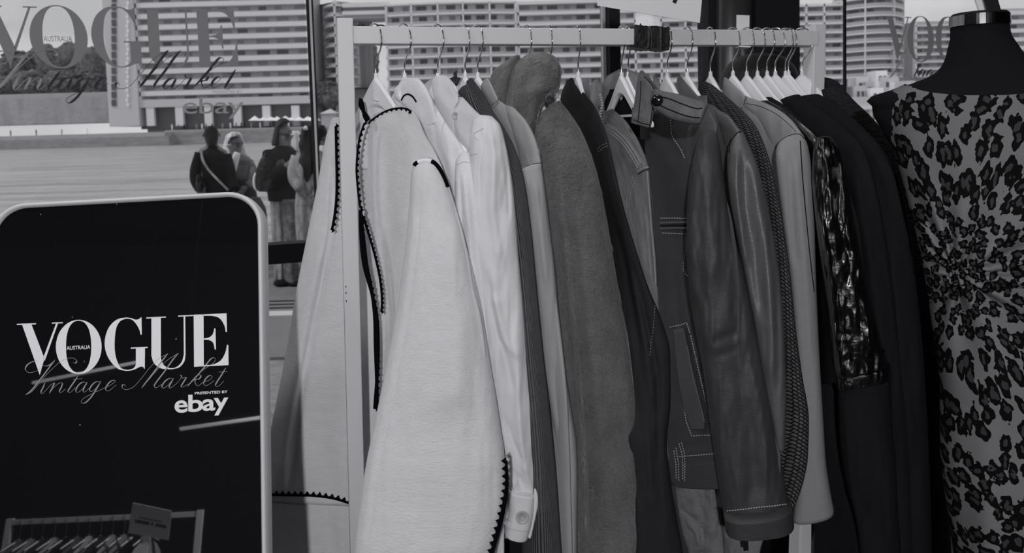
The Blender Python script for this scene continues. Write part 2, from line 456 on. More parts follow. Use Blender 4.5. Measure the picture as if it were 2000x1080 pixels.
room_dark = mat('dark_room_paint', 30, 0.9, 0.1, 2.0, coord='Object')
room_floor = mat('dark_grey_floor', 60, 0.8, 0.2, 1.2, coord='Object', var=(3, 0.2))
lamp_emit = mat('lamp_tube', 200, 0.5, 0.2, 1.0, emit=0.5, coord='Object')

def weave_tweed():
    m = mat('black_basket_weave', 38, 0.95, 0.1, 2.0); n = m.node_tree; b = n.nodes['Principled BSDF']
    tcn = n.nodes.new('ShaderNodeTexCoord'); mpn = n.nodes.new('ShaderNodeMapping')
    mpn.inputs['Scale'].default_value = (112, 140, 1); mpn.inputs['Rotation'].default_value = (0, 0, 0.75)
    br = n.nodes.new('ShaderNodeTexBrick'); br.inputs['Scale'].default_value = 1.0
    br.inputs['Mortar Size'].default_value = 0.16; br.inputs['Mortar Smooth'].default_value = 0.9
    br.inputs['Brick Width'].default_value = 1.3; br.inputs['Row Height'].default_value = 0.8
    c1 = colr(70, 2.0); c2 = colr(54, 2.0); c3 = colr(16, 1.2)
    br.inputs['Color1'].default_value = c1; br.inputs['Color2'].default_value = c2; br.inputs['Mortar'].default_value = c3
    n.links.new(tcn.outputs['UV'], mpn.inputs[0]); n.links.new(mpn.outputs[0], br.inputs['Vector'])
    n.links.new(br.outputs['Color'], b.inputs['Base Color'])
    bn = n.nodes.new('ShaderNodeBump'); bn.inputs['Distance'].default_value = 0.004; bn.invert = True
    n.links.new(br.outputs['Fac'], bn.inputs['Height']); n.links.new(bn.outputs[0], b.inputs['Normal'])
    return m
tweed = weave_tweed()

def leopard():
    m = mat('leopard_print_fabric', 84, 0.85, 0.15, 1.9); n = m.node_tree; b = n.nodes['Principled BSDF']; Lk = n.links.new
    tcn = n.nodes.new('ShaderNodeTexCoord')
    dn = n.nodes.new('ShaderNodeTexNoise'); dn.inputs['Scale'].default_value = 26; dn.inputs['Detail'].default_value = 2
    Lk(tcn.outputs['UV'], dn.inputs['Vector'])
    mixv = n.nodes.new('ShaderNodeVectorMath'); mixv.operation = 'MULTIPLY_ADD'
    mixv.inputs[1].default_value = (0.03, 0.03, 0); Lk(dn.outputs['Color'], mixv.inputs[0]); Lk(tcn.outputs['UV'], mixv.inputs[2])
    mpn = n.nodes.new('ShaderNodeMapping'); mpn.inputs['Scale'].default_value = (1.15, 0.85, 1); Lk(mixv.outputs[0], mpn.inputs[0])
    vo = n.nodes.new('ShaderNodeTexVoronoi'); vo.inputs['Scale'].default_value = 41; vo.feature = 'F1'; vo.inputs['Randomness'].default_value = 0.95
    vo.voronoi_dimensions = '2D'
    Lk(mpn.outputs[0], vo.inputs['Vector'])
    # ring of the rosette, broken by noise
    n2 = n.nodes.new('ShaderNodeTexNoise'); n2.inputs['Scale'].default_value = 110; n2.inputs['Detail'].default_value = 1; Lk(tcn.outputs['UV'], n2.inputs['Vector'])
    def mth(op, a, bb):
        x = n.nodes.new('ShaderNodeMath'); x.operation = op
        for i, q in enumerate((a, bb)):
            if q is None: continue
            if isinstance(q, (int, float)): x.inputs[i].default_value = q
            else: Lk(q, x.inputs[i])
        return x.outputs[0]
    d = vo.outputs['Distance']
    ring = mth('ABSOLUTE', mth('SUBTRACT', d, 0.33), None)
    ring2 = mth('ADD', ring, mth('MULTIPLY', mth('SUBTRACT', n2.outputs[0], 0.5), 0.62))
    isring = mth('LESS_THAN', ring2, 0.135)
    inner = mth('LESS_THAN', d, 0.3)
    fine = n.nodes.new('ShaderNodeTexNoise'); fine.inputs['Scale'].default_value = 700; Lk(tcn.outputs['UV'], fine.inputs['Vector'])
    def mixc(f, a, bb):
        x = n.nodes.new('ShaderNodeMix'); x.data_type = 'RGBA'; Lk(f, x.inputs[0])
        for i, q in ((6, a), (7, bb)):
            if isinstance(q, tuple): x.inputs[i].default_value = q
            else: Lk(q, x.inputs[i])
        return x.outputs[2]
    base = mixc(fine.outputs[0], colr(72, 2.1), colr(98, 2.1))
    c = mixc(inner, base, colr(42, 2.0)); c = mixc(isring, c, colr(13, 0.6))
    Lk(c, b.inputs['Base Color'])
    return m
leo = leopard()

def glass_mat(name, tint=0.93, dust=0.03):
    m = bpy.data.materials.new(name); m.use_nodes = True; n = m.node_tree; n.nodes.clear()
    o = n.nodes.new('ShaderNodeOutputMaterial'); t = n.nodes.new('ShaderNodeBsdfTransparent'); d = n.nodes.new('ShaderNodeBsdfDiffuse')
    t.inputs[0].default_value = (tint, tint, tint, 1); d.inputs[0].default_value = (0.6, 0.6, 0.62, 1)
    mx = n.nodes.new('ShaderNodeMixShader'); nz = n.nodes.new('ShaderNodeTexNoise'); nz.inputs['Scale'].default_value = 5; nz.inputs['Detail'].default_value = 8
    tcn = n.nodes.new('ShaderNodeTexCoord'); n.links.new(tcn.outputs['Object'], nz.inputs['Vector'])
    mr = n.nodes.new('ShaderNodeMapRange'); mr.inputs[1].default_value = 0.4; mr.inputs[2].default_value = 0.8; mr.inputs[3].default_value = dust * 0.4; mr.inputs[4].default_value = dust * 2
    n.links.new(nz.outputs[0], mr.inputs[0]); n.links.new(mr.outputs[0], mx.inputs[0])
    n.links.new(t.outputs[0], mx.inputs[1]); n.links.new(d.outputs[0], mx.inputs[2]); n.links.new(mx.outputs[0], o.inputs[0])
    return m
pane_glass = glass_mat('window_glass')

def sign_glass():
    m = bpy.data.materials.new('black_sign_glass'); m.use_nodes = True; n = m.node_tree; b = n.nodes['Principled BSDF']
    b.inputs['Base Color'].default_value = colr(16, 2.0); b.inputs['Roughness'].default_value = 0.03
    b.inputs['Specular IOR Level'].default_value = 1.0
    tcn = n.nodes.new('ShaderNodeTexCoord'); v = n.nodes.new('ShaderNodeTexVoronoi'); v.inputs['Scale'].default_value = 46
    n.links.new(tcn.outputs['Object'], v.inputs['Vector'])
    # sparse dust specks on the glass
    lt = n.nodes.new('ShaderNodeMath'); lt.operation = 'LESS_THAN'; lt.inputs[1].default_value = 0.055
    n.links.new(v.outputs['Distance'], lt.inputs[0])
    wn = n.nodes.new('ShaderNodeSeparateColor'); n.links.new(v.outputs['Color'], wn.inputs[0])
    g = n.nodes.new('ShaderNodeMath'); g.operation = 'GREATER_THAN'; g.inputs[1].default_value = 0.86; n.links.new(wn.outputs[0], g.inputs[0])
    mu = n.nodes.new('ShaderNodeMath'); mu.operation = 'MULTIPLY'; n.links.new(lt.outputs[0], mu.inputs[0]); n.links.new(g.outputs[0], mu.inputs[1])
    mx = n.nodes.new('ShaderNodeMix'); mx.data_type = 'RGBA'; mx.inputs[6].default_value = colr(16, 1.9); mx.inputs[7].default_value = colr(120, 2.0)
    n.links.new(mu.outputs[0], mx.inputs[0]); n.links.new(mx.outputs[2], b.inputs['Base Color'])
    b.inputs['Specular IOR Level'].default_value = 0.5
    gl = n.nodes.new('ShaderNodeBsdfGlossy'); gl.inputs['Roughness'].default_value = 0.012; ms = n.nodes.new('ShaderNodeMixShader'); ms.inputs[0].default_value = 0.26
    out = n.nodes['Material Output']; n.links.new(b.outputs[0], ms.inputs[1]); n.links.new(gl.outputs[0], ms.inputs[2]); n.links.new(ms.outputs[0], out.inputs[0])
    return m
sign_glass_mat = sign_glass()

# outdoor surfaces (daylight)
def omat(name, v, k=1.55, **kw): return mat(name, v, k=k, coord='Object', **kw)
far_pale = omat('pale_render', 172); far_slab = omat('pale_balcony_concrete', 180, 1.75); far_mid = omat('mid_facade', 150)
far_glass = omat('far_window_glass', 118, rough=0.4); far_glass2 = omat('far_window_dark', 78, rough=0.4); far_rail = omat('glass_balustrade', 152, rough=0.5)
far_dark = omat('far_dark_glass', 90, rough=0.5)  # one dark tone for the shop fronts and parasol poles
foliage = omat('foliage', 104, 1.75, rough=0.95, var=(0.9, 0.6), bump=[('noise', 1.3, 1.6)])
cliff = omat('sandstone_cliff', 126, 2.0, rough=0.95, var=(0.3, 0.18, (1, 1, 0.25)), bump=[('noise', 0.6, 0.5)])
seawall_mat = omat('seawall_stone', 112, 2.0, rough=0.95, var=(0.5, 0.22, (0.6, 1, 2.2)))
seawall_top = omat('pale_promenade', 158, 1.3, rough=0.9, var=(0.2, 0.08))
paving = omat('paving_stone', 118, 1.25, rough=0.95, var=(2.2, 0.12), bump=[('noise', 6, 0.01)])
kerb = omat('pale_kerb_stone', 175, 1.5, rough=0.9)
rubble = omat('rough_sandstone_blocks', 130, 1.4, rough=0.95, var=(4, 0.3, (1, 3, 1)), bump=[('noise', 7, 0.05), ('voronoi', 5, 0.04)])
roof_white = omat('white_canvas', 200, 1.7)
def water():
    m = bpy.data.materials.new('harbour_water'); m.use_nodes = True; n = m.node_tree; b = n.nodes['Principled BSDF']
    b.inputs['Base Color'].default_value = colr(150, 1.5); b.inputs['Roughness'].default_value = 0.3; b.inputs['Specular IOR Level'].default_value = 0.5
    tcn = n.nodes.new('ShaderNodeTexCoord'); mpn = n.nodes.new('ShaderNodeMapping'); mpn.inputs['Scale'].default_value = (0.16, 0.42, 1)
    n.links.new(tcn.outputs['Object'], mpn.inputs[0])
    nz = n.nodes.new('ShaderNodeTexNoise'); nz.inputs['Scale'].default_value = 1.3; nz.inputs['Detail'].default_value = 6; nz.inputs['Roughness'].default_value = 0.62
    n.links.new(mpn.outputs[0], nz.inputs['Vector'])
    bn = n.nodes.new('ShaderNodeBump'); bn.inputs['Distance'].default_value = 2.2; n.links.new(nz.outputs[0], bn.inputs['Height']); n.links.new(bn.outputs[0], b.inputs['Normal'])
    m3 = n.nodes.new('ShaderNodeMapping'); m3.inputs['Scale'].default_value = (0.07, 0.5, 1); n.links.new(tcn.outputs['Object'], m3.inputs[0])
    n3 = n.nodes.new('ShaderNodeTexNoise'); n3.inputs['Scale'].default_value = 1.0; n3.inputs['Detail'].default_value = 7; n3.inputs['Roughness'].default_value = 0.7; n.links.new(m3.outputs[0], n3.inputs['Vector'])
    cr3 = n.nodes.new('ShaderNodeValToRGB'); cr3.color_ramp.elements[0].position = 0.36; cr3.color_ramp.elements[0].color = colr(122, 1.5); cr3.color_ramp.elements[1].position = 0.56; cr3.color_ramp.elements[1].color = colr(158, 1.6)  # light and dark of the ripples painted into the water colour as streaks
    n.links.new(n3.outputs[0], cr3.inputs[0]); n.links.new(cr3.outputs[0], b.inputs['Base Color'])
    return m
water_mat = water()
skin = omat('skin', 118, 1.1, rough=0.6); skin_light = omat('light_skin', 140, 1.2, rough=0.6)
hair_dark = omat('dark_hair', 18, 0.8, rough=0.55, bump=[('noise', 60, 0.01, (1, 1, 0.1))]); hair_brown = omat('brown_hair', 46, 1.0, rough=0.55, bump=[('noise', 60, 0.01, (1, 1, 0.1))])
hair_blonde = omat('blonde_hair', 176, 1.9, rough=0.6, var=(30, 0.25, (1, 1, 0.1)), bump=[('noise', 60, 0.01, (1, 1, 0.1))])
cloth_black = omat('black_cloth', 14, 0.6, rough=0.9, bump=[('noise', 14, 0.02)]); cloth_grey = omat('grey_cloth', 80, 1.3, rough=0.9, bump=[('noise', 14, 0.02)])
cloth_dark = omat('dark_grey_cloth', 42, 1.2, rough=0.9, bump=[('noise', 14, 0.02)])
cloth_print = omat('mottled_print_cloth', 100, 1.3, rough=0.9, var=(16, 0.55), bump=[('noise', 10, 0.03)])
cloth_print_light = omat('pale_print_cloth', 140, 1.3, rough=0.9, var=(9, 0.45, (1, 1, 0.5)), bump=[('noise', 10, 0.03)])
cloth_white = omat('white_cloth', 190, 1.8, rough=0.9)
bag_black = omat('black_bag_leather', 15, 0.8, rough=0.3, bump=[('noise', 9, 0.05)])

# ------------------------------------------------------------------ the room
GN = Vector((0.2952, -0.9554, 0)); GP = Vector((0, 3.07, 0)); GD = Vector((0.9554, 0.2952, 0))   # window wall
def on_plane(px, py, P, N, off=0.0):
    d = Vector(rays(px, py)); c = Vector(CEN); t = ((P + N * off) - c).dot(N) / d.dot(N); return c + d * t
def on_glass(px, py, off=0.0): return on_plane(px, py, GP, GN, off)
def gs(px, py=250): return (on_glass(px, py) - GP).dot(GD)          # distance along the window wall
def gpt(s, z, off=0.0): return GP + GD * s + GN * off + Vector((0, 0, z))

CEIL = 3.05
def struct(name, mb, m, label=None): return tag(mb.build(name, m), label, None, None, 'structure')
def quadbox(mb, a, b, c, d, z0, z1):
    vs = [(p[0], p[1], z) for z in (z0, z1) for p in (a, b, c, d)]
    return mb.add(vs, [(0,3,2,1),(4,5,6,7),(0,1,5,4),(1,2,6,5),(2,3,7,6),(3,0,4,7)])
sL, sR = -5.2, 6.5
A_, B_, = gpt(sL, 0), gpt(sR, 0)
YB = -4.6
struct('floor', quadbox(MB(), (A_.x, YB), (B_.x, YB), (B_.x, B_.y), (A_.x, A_.y), -0.12, 0.0), room_floor)
struct('ceiling', quadbox(MB(), (A_.x-.1, YB-.1), (B_.x+.1, YB-.1), (B_.x+.1, B_.y+.2), (A_.x-.1, A_.y+.2), CEIL, CEIL+0.15), room_dark)
struct('wall_back', MB().box((A_.x, YB-0.12, 0), (B_.x, YB, CEIL)), room_dark)
struct('wall_left', MB().box((A_.x-0.12, YB-0.12, 0), (A_.x, A_.y, CEIL)), room_dark)
struct('wall_right', MB().box((B_.x, YB-0.12, 0), (B_.x+0.12, B_.y, CEIL)), room_dark)

# glazing bars: upright lines that meet the picture at these pixels
def upright(name, x0, x1, m, depth=0.08, off=0.0, z0=0.0, z1=CEIL, kind='structure', y=200):
    a = gs(x0, y); b = gs(x1, y); mb = MB()
    p = [gpt(a, 0, off+depth/2), gpt(b, 0, off+depth/2), gpt(b, 0, off-depth/2), gpt(a, 0, off-depth/2)]
    quadbox(mb, *p, z0, z1)
    o = mb.build(name, m); tag(o, None, None, None, kind); return o
upright('trim_1', 606, 611.5, black_frame, 0.012); upright('trim_2', 611.5, 616, sign_frame_mat, 0.010); upright('trim_3', 616, 619.5, black_frame, 0.012)
upright('trim_4', 1648, 1651.5, black_frame, 0.012)
upright('trim_5', 1184, 1205, black_frame, 0.09); upright('trim_6', 1178, 1183.6, sign_frame_mat, 0.02); upright('trim_7', 1205.4, 1210.5, band_metal, 0.03)
upright('trim_8', 1374.5, 1389, black_frame, 0.09)
upright('trim_9', 1456, 1540, black_frame, 0.16)
# low black rail across the glazing
za = on_glass(560, 473).z; zb = on_glass(560, 510).z
mb = MB(); quadbox(mb, gpt(sL, 0, 0.05), gpt(gs(1184), 0, 0.05), gpt(gs(1184), 0, -0.03), gpt(sL, 0, -0.03), zb, za)
struct('trim_10', mb, black_frame)
mb = MB(); quadbox(mb, gpt(gs(1205), 0, 0.05), gpt(sR, 0, 0.05), gpt(sR, 0, -0.03), gpt(gs(1205), 0, -0.03), zb, za)
struct('trim_11', mb, black_frame)
# panes
def pane(name, s0, s1):
    mb = MB(); quadbox(mb, gpt(s0, 0, 0.003), gpt(s1, 0, 0.003), gpt(s1, 0, -0.003), gpt(s0, 0, -0.003), 0.0, CEIL)
    return struct(name, mb, pane_glass)
pane('window_1', sL, gs(606) - 0.002); pane('window_2', gs(619.5) + 0.002, gs(1184) - 0.002)
pane('window_3', gs(1210.5) + 0.002, gs(1374) - 0.002); pane('window_4', gs(1540) + 0.002, gs(1648) - 0.002); pane('window_5', gs(1651.5) + 0.002, sR)
# round steel column between the black frames
cp = gpt((gs(1389) + gs(1456)) / 2, 0, 0.03); rr = (gs(1456) - gs(1389)) / 2 * 0.99
mb = MB(); mb.rings([[(cp.x + rr*math.cos(a), cp.y + rr*math.sin(a), z) for a in np.linspace(0, 2*PI, 40, endpoint=False)] for z in (0, CEIL)])
o = mb.build('round_column', column_mat, smooth=False)
for p in o.data.polygons: p.use_smooth = len(p.vertices) == 4
tag(o, 'round satin steel column between two black window frames behind the rail', 'column')

# ------------------------------------------------------------------ outdoors: quay, water, far shore
QY = 9.35
mb = MB(); quadbox(mb, (-14, A_.y-1.2), (16, B_.y+0.6), (16, QY+3), (-14, QY-0.2), -0.45, -0.004)
mbp = MB(); quadbox(mbp, (-14, 5.35), (16, 5.35), (16, 9.1), (-14, 9.1), -0.3, 0.0)
tag(mbp.build('quay_paving', paving), None, None, None, 'structure')
mbp = MB(); quadbox(mbp, (-14, 3.0), (16, 3.0), (16, 5.35), (-14, 5.35), -0.3, -0.02)
o = tag(mbp.build('rough_stone_paving', rubble), None, None, None, 'structure')
mbp = MB(); quadbox(mbp, (-14, 1.2), (4, 1.2), (4, 3.0), (-14, 3.0), -0.3, -0.14)
tag(mbp.build('outer_ground', rubble), None, None, None, 'structure')
mbp = MB(); quadbox(mbp, (-14, 6.55), (16, 6.55), (16, 6.72), (-14, 6.72), -0.05, 0.012)
tag(mbp.build('pale_kerb_strip', kerb), None, None, None, 'structure')
mbp = MB()
for yy in (6.86, 7.0, 7.14): quadbox(mbp, (-14, yy), (16, yy), (16, yy+0.035), (-14, yy+0.035), -0.02, 0.006)
tag(mbp.build('drain_channel', black_frame), None, None, None, 'structure')
mbp = MB(); quadbox(mbp, (-14, 9.1), (16, 9.1), (16, QY), (-14, QY), -1.4, 0.05)
tag(mbp.build('quay_kerb', kerb), None, None, None, 'structure')
WZ = -0.85
mbp = MB(); quadbox(mbp, (-420, QY), (420, QY), (420, 214), (-420, 214), WZ-0.3, WZ)
tag(mbp.build('harbour_water', water_mat), None, None, None, 'structure')
FY = 212.0
zt = at(200, 263, FY)[2]
def seawall(name, x0, x1, ytop, Z, m, depth=1.5, ref=None):
    p = at(x0, 270, Z); q = at(x1, 270, Z); z = at(ref if ref is not None else (x0+x1)/2, ytop, Z)[2]
    return tag(MB().box((p[0], Z, WZ-1), (q[0], Z+depth, z)).build(name, m), None, None, None, 'structure')
seawall('far_seawall', -500, 330, 270, FY-4, seawall_mat, 5, 160)
seawall('far_promenade_edge', -500, 322, 262, FY-3.9, seawall_top, 14, 160)
seawall('far_quay_wall', 322, 1300, 254, FY+1, seawall_mat, 6, 460)
seawall('far_quay_deck', 322, 1300, 251, FY+2, seawall_top, 20, 460)
seawall('far_shore_east', 1300, 2600, 238, FY+1, seawall_mat, 6, 1700)
DECK = at(460, 251, FY+2)[2]; PROM = at(160, 262, FY-3.9)[2]
mbp = MB().box((-700, FY+6, WZ-1), (700, 420, 1.2)); tag(mbp.build('far_ground', seawall_top), None, None, None, 'structure')

# cliff and terrace under the park on the left
def far_block(name, x0, x1, y0, y1, Z, dep, m, label, cat, group=None, kind=None):
    a = at(x0, (y0+y1)/2, Z); b = at(x1, (y0+y1)/2, Z); z1 = at((x0+x1)/2, y0, Z)[2]; z0 = at((x0+x1)/2, y1, Z)[2]
    o = MB().box((a[0], Z, z0), (b[0], Z+dep, z1)).build(name, m)
    return tag(o, label, cat, group, kind)
far_block('far_cliff', -600, 214, 200, 250, 224, 10, cliff, None, None, None, 'structure')
far_block('far_terrace', -600, 214, 190, 201, 225, 30, seawall_top, None, None, None, 'structure')

def crown(mb, c, r, seed, n=230):
    rnd = random.Random(seed); c = Vector(c)
    k0 = len(mb.v); mb.ball(c, (r[0]*.86, r[1]*.86, r[2]*.9), 36, 24)
    for k in range(k0, len(mb.v)):
        v = Vector(mb.v[k]); d = (v - c); q = 0.5*noise.noise(v*0.22) + 0.3*noise.noise(v*0.6) + 0.15*noise.noise(v*1.5); mb.v[k] = tuple(c + d*(1 + 0.7*q))
    for i in range(n):
        a = rnd.uniform(0, 2*PI); t = rnd.uniform(-0.75, 1); q = math.sqrt(max(0, 1 - t*t)) * rnd.uniform(0.7, 1.0)
        p = c + Vector((math.cos(a)*q*r[0]*.9, math.sin(a)*q*r[1]*.9, t*r[2]*0.9)); s = rnd.uniform(0.05, 0.13)
        k0 = len(mb.v); mb.ball(p, (r[0]*s, r[1]*s, r[2]*s*0.8), 7, 5)
        for k in range(k0, len(mb.v)):
            v = Vector(mb.v[k]); mb.v[k] = tuple(v + (v - p) * 0.9 * noise.noise(v * 2.1))
def tree(x, ytop, ybot, wpx, Z, label, group, seed):
    zt_ = at(x, ytop, Z)[2]; zb_ = at(x, ybot, Z)[2]; X = at(x, (ytop+ybot)/2, Z)[0]; r = wpx / F * Z / 2
    t = thing('tree', label, 'tree', (X, Z, zb_), group)
    h = zt_ - zb_; mb = MB(); crown(mb, (X, Z, zb_ + h*0.56), (r, r*0.8, h*0.46), seed)
    mb.build('crown', foliage, t, smooth=True)
    MB().tube([(X, Z, min(zb_-0.5, 1.2 if seed == 40 else 99)), (X+0.2, Z, zb_ + h*0.3), (X, Z, zb_ + h*0.5)], [0.5, 0.4, 0.3], 8).build('trunk', cloth_dark, t)
specs = [(-40, 100, 196, 95, 250, 'bushy tree on the far hill at the left edge of the picture'),
 (30, 97, 197, 90, 247, 'bushy tree on the far hill under the slanted V of the window lettering'),
 (92, 92, 196, 86, 252, 'rounded tree on the far hill seen through the window letter O'),
 (140, 84, 196, 92, 256, 'tallest rounded tree on the far hill right of the letter O'),
 (185, 92, 196, 74, 250, 'bushy tree on the far hill touching the tall apartment block'),
 (60, 140, 198, 80, 238, 'low bushy tree in front row on the far hill, left one'),
 (120, 138, 198, 84, 236, 'low bushy tree in front row on the far hill, middle one'),
 (178, 134, 198, 70, 239, 'low bushy tree in front row on the far hill beside the block'),
 (0, 150, 198, 70, 236, 'low bushy tree in the front row on the far hill, leftmost one')]
for i, s in enumerate(specs): tree(*s, 'trees on the far hill', 11 + i)
tree(711, 82, 172, 62, 262, 'dark leafy tree seen in the gap below the sky bridge', None, 40)
tree(640, 158, 215, 80, 210+14, 'small leafy trees in front of the rounded block beside the window joint', None, 41)

# ------------------------------------------------------------------ apartment blocks
def strip(mb, poly, z0, z1, d0, d1):
    """wall strip that follows a ground line; d0,d1 = distances behind the line"""
    P = [Vector((p[0], p[1], 0)) for p in poly]; n = len(P)
    def offs(d):
        out = []
        for i in range(n):
            t = (P[min(i+1, n-1)] - P[max(i-1, 0)]).normalized(); out.append(P[i] + Vector((-t.y, t.x, 0)) * d)
        return out
    a, b = offs(d0), offs(d1)
    vs = [(p.x, p.y, z) for z in (z0, z1) for p in a] + [(p.x, p.y, z) for z in (z0, z1) for p in b]
    def I(s, l, i): return s*2*n + l*n + i
    fs = []
    for i in range(n-1):
        fs += [(I(0,0,i), I(0,0,i+1), I(0,1,i+1), I(0,1,i)), (I(1,0,i+1), I(1,0,i), I(1,1,i), I(1,1,i+1)),
               (I(0,1,i), I(0,1,i+1), I(1,1,i+1), I(1,1,i)), (I(0,0,i+1), I(0,0,i), I(1,0,i), I(1,0,i+1))]
    fs += [(I(0,0,0), I(0,1,0), I(1,1,0), I(1,0,0)), (I(0,0,n-1), I(1,0,n-1), I(1,1,n-1), I(0,1,n-1))]
    mb.add(vs, fs)
def along(poly, s):
    P = [Vector((p[0], p[1], 0)) for p in poly]; l = [(P[i+1]-P[i]).length for i in range(len(P)-1)]; q = s * sum(l)
    for i, k in enumerate(l):
        if q <= k or i == len(l)-1: t = (P[i+1]-P[i]).normalized(); return P[i] + t * q, t
        q -= k
def block(label, x0, x1, ytop, ybase, Z, floor_px, seed, bays=8, curve=0.0, wall=None, slab=None, rail=None, win=(None, None), dark=0.25, slab_h=0.30, railh=0.9, dep=14, fins=2, ground=True, colw=0.0, set_back=1.9, slant=0.0, name='apartment_building'):
    ym = (max(ytop, 0) + ybase) / 2; xm = (x0+x1)/2
    a = at(x0, ym, Z)[0]; b = at(x1, ym, Z)[0]; z0 = at(xm, ybase, Z)[2]; z1 = at(xm, ytop, Z)[2]; fh = floor_px / F * Z
    rnd = random.Random(seed); wall = wall or far_mid; slab = slab or far_slab; rail = rail or far_rail
    w0, w1 = win[0] or far_glass, win[1] or far_glass2
    N = 14 if curve else 2
    poly = [(a + (b-a)*i/(N-1), Z + slant*(b-a)*(i/(N-1)) + curve * (2*i/(N-1)-1)**2) for i in range(N)]
    t = thing(name, label, 'building', ((a+b)/2, Z, z0))
    mb = MB(); strip(mb, poly, z0, z1, set_back, dep); mb.build('wall', wall, t)
    if z0 > 1.3:
        mb = MB(); strip(mb, poly, 1.15, z0, 4.2, dep); mb.build('plinth', wall, t)
    nf = int((z1 - z0) / fh); k = 0; base = None; extra = MB()
    for f in range(nf + 1):
        z = z0 + f * fh
        if z + slab_h > z1 + 1: break
        mb = MB(); strip(mb, poly, z, z + slab_h, 0, set_back + 0.2); mb.build('floor_slab', slab, t)
        if f < nf and railh:
            mb = MB(); strip(mb, poly, z + slab_h, z + slab_h + railh, 0.05, 0.15); mb.build('balustrade', rail, t)
        if f == nf: continue
        for i in range(bays):
            s0 = (i + 0.12) / bays; s1 = (i + 0.88) / bays
            wd = rnd.uniform(0.45, 1.0) * (s1 - s0); s0 += rnd.uniform(0, (s1 - s0) - wd); s1 = s0 + wd
            p, tt = along(poly, s0); q, _ = along(poly, s1); nn = Vector((-tt.y, tt.x, 0)) * (set_back - 0.12)
            mb = MB() if k < 96 else extra
            pa, pb = p + nn, q + nn
            bk = Vector((-tt.y, tt.x, 0)) * 0.3
            quadbox(mb, (pa.x, pa.y), (pb.x, pb.y), (pb.x+bk.x, pb.y+bk.y), (pa.x+bk.x, pa.y+bk.y), z + slab_h + 0.1, z + fh - 0.25)
            if k < 96: mb.build('window', w1 if rnd.random() < dark else w0, t)
            k += 1
    if extra.v: tag(extra.build('window', w0, t), None, None, None, 'stuff')
    for i in range(fins + 1):
        s = i / max(fins, 1); p, tt = along(poly, min(max(s, 0.004), 0.996)); nn = Vector((-tt.y, tt.x, 0)) * set_back
        mb = MB(); p2 = p + tt * 0.45 - tt * 0.9 * (s > 0.5)
        quadbox(mb, (p.x, p.y), (p2.x, p2.y), (p2.x+nn.x, p2.y+nn.y), (p.x+nn.x, p.y+nn.y), z0, z1)
        mb.build('dividing_wall', slab, t)
    return t, (a, b, z0, z1, fh)

def ground_floor(t, x0, x1, y0, y1, Z, ncol, colpx=15):
    for i in range(ncol):
        x = x0 + (x1-x0)*(i+0.5)/ncol; p = at(x-colpx/2, y1, Z); q = at(x+colpx/2, y1, Z); z1 = at(x, y0, Z)[2]
        MB().box((p[0], Z, p[2]), (q[0], Z+1.2, z1)).build('column', far_slab, t)
    p = at(x0, y1, Z); q = at(x1, y1, Z); z1 = at((x0+x1)/2, y0, Z)[2]
    MB().box((p[0], Z+3, p[2]-1), (q[0], Z+3.5, z1)).build('shop_front', far_dark, t)
    MB().box((p[0], Z-0.2, z1), (q[0], Z+4, z1+2.2)).build('fascia', far_pale, t)

# tall slab tower at the left end of the long block
tw = thing('apartment_tower', 'plain pale end tower of the long apartment block with a column of small dark windows', 'building', tuple(at(236, 250, 219)))
p = at(207, 130, 218); q = at(266, 130, 218); zb_ = at(236, 247, 218)[2]; zt_ = at(236, -60, 218)[2]
MB().box((p[0], 218, zb_), (q[0], 232, zt_)).build('wall', far_pale, tw)
for i in range(15):
    y0 = -8 + i*15.6; a = at(218, y0, 217.9); b = at(227.5, y0+12, 217.9)
    if y0 < 210: MB().box((a[0], 217.7, b[2]), (b[0], 218.1, a[2])).build('window', far_glass2, tw)
for i in range(24):
    y0 = -6 + i*9; a = at(247 + (i%2)*1.5, y0, 217.9); b = at(251+(i%2)*1.5, y0+6.5, 217.9)
    if y0 < 206: MB().box((a[0], 217.5, b[2]), (b[0], 218.1, a[2])).build('light_panel', roof_white, tw)
t1, _ = block('long apartment block with even balcony bands behind the window lettering', 266, 606, -30, 205, 219, 21.2, 1, bays=9, dark=0.12, fins=1, win=(far_glass, far_glass2), slab_h=1.25, railh=0.25, wall=far_mid)
ground_floor(t1, 266, 606, 206, 246, 219, 6)
t2, _ = block('rounded balcony block right of the thin window joint', 618, 690, 0, 170, 224, 19.5, 2, bays=5, curve=9, dark=0.35, slab_h=0.55, railh=0.6, fins=2)
t3, g3 = block('pale corner block with deep dark balconies above the left half of the rail', 752, 1012, 4, 215, 222, 20.5, 3, bays=9, curve=2, dark=0.75, slab_h=0.55, railh=0.75, fins=5, wall=far_pale)
t4, g4 = block('lower banded block right of the corner block and left of the black frame', 1012, 1178, 6, 215, 224, 20.5, 4, bays=6, dark=0.45, slab_h=0.9, railh=0.5, fins=1)
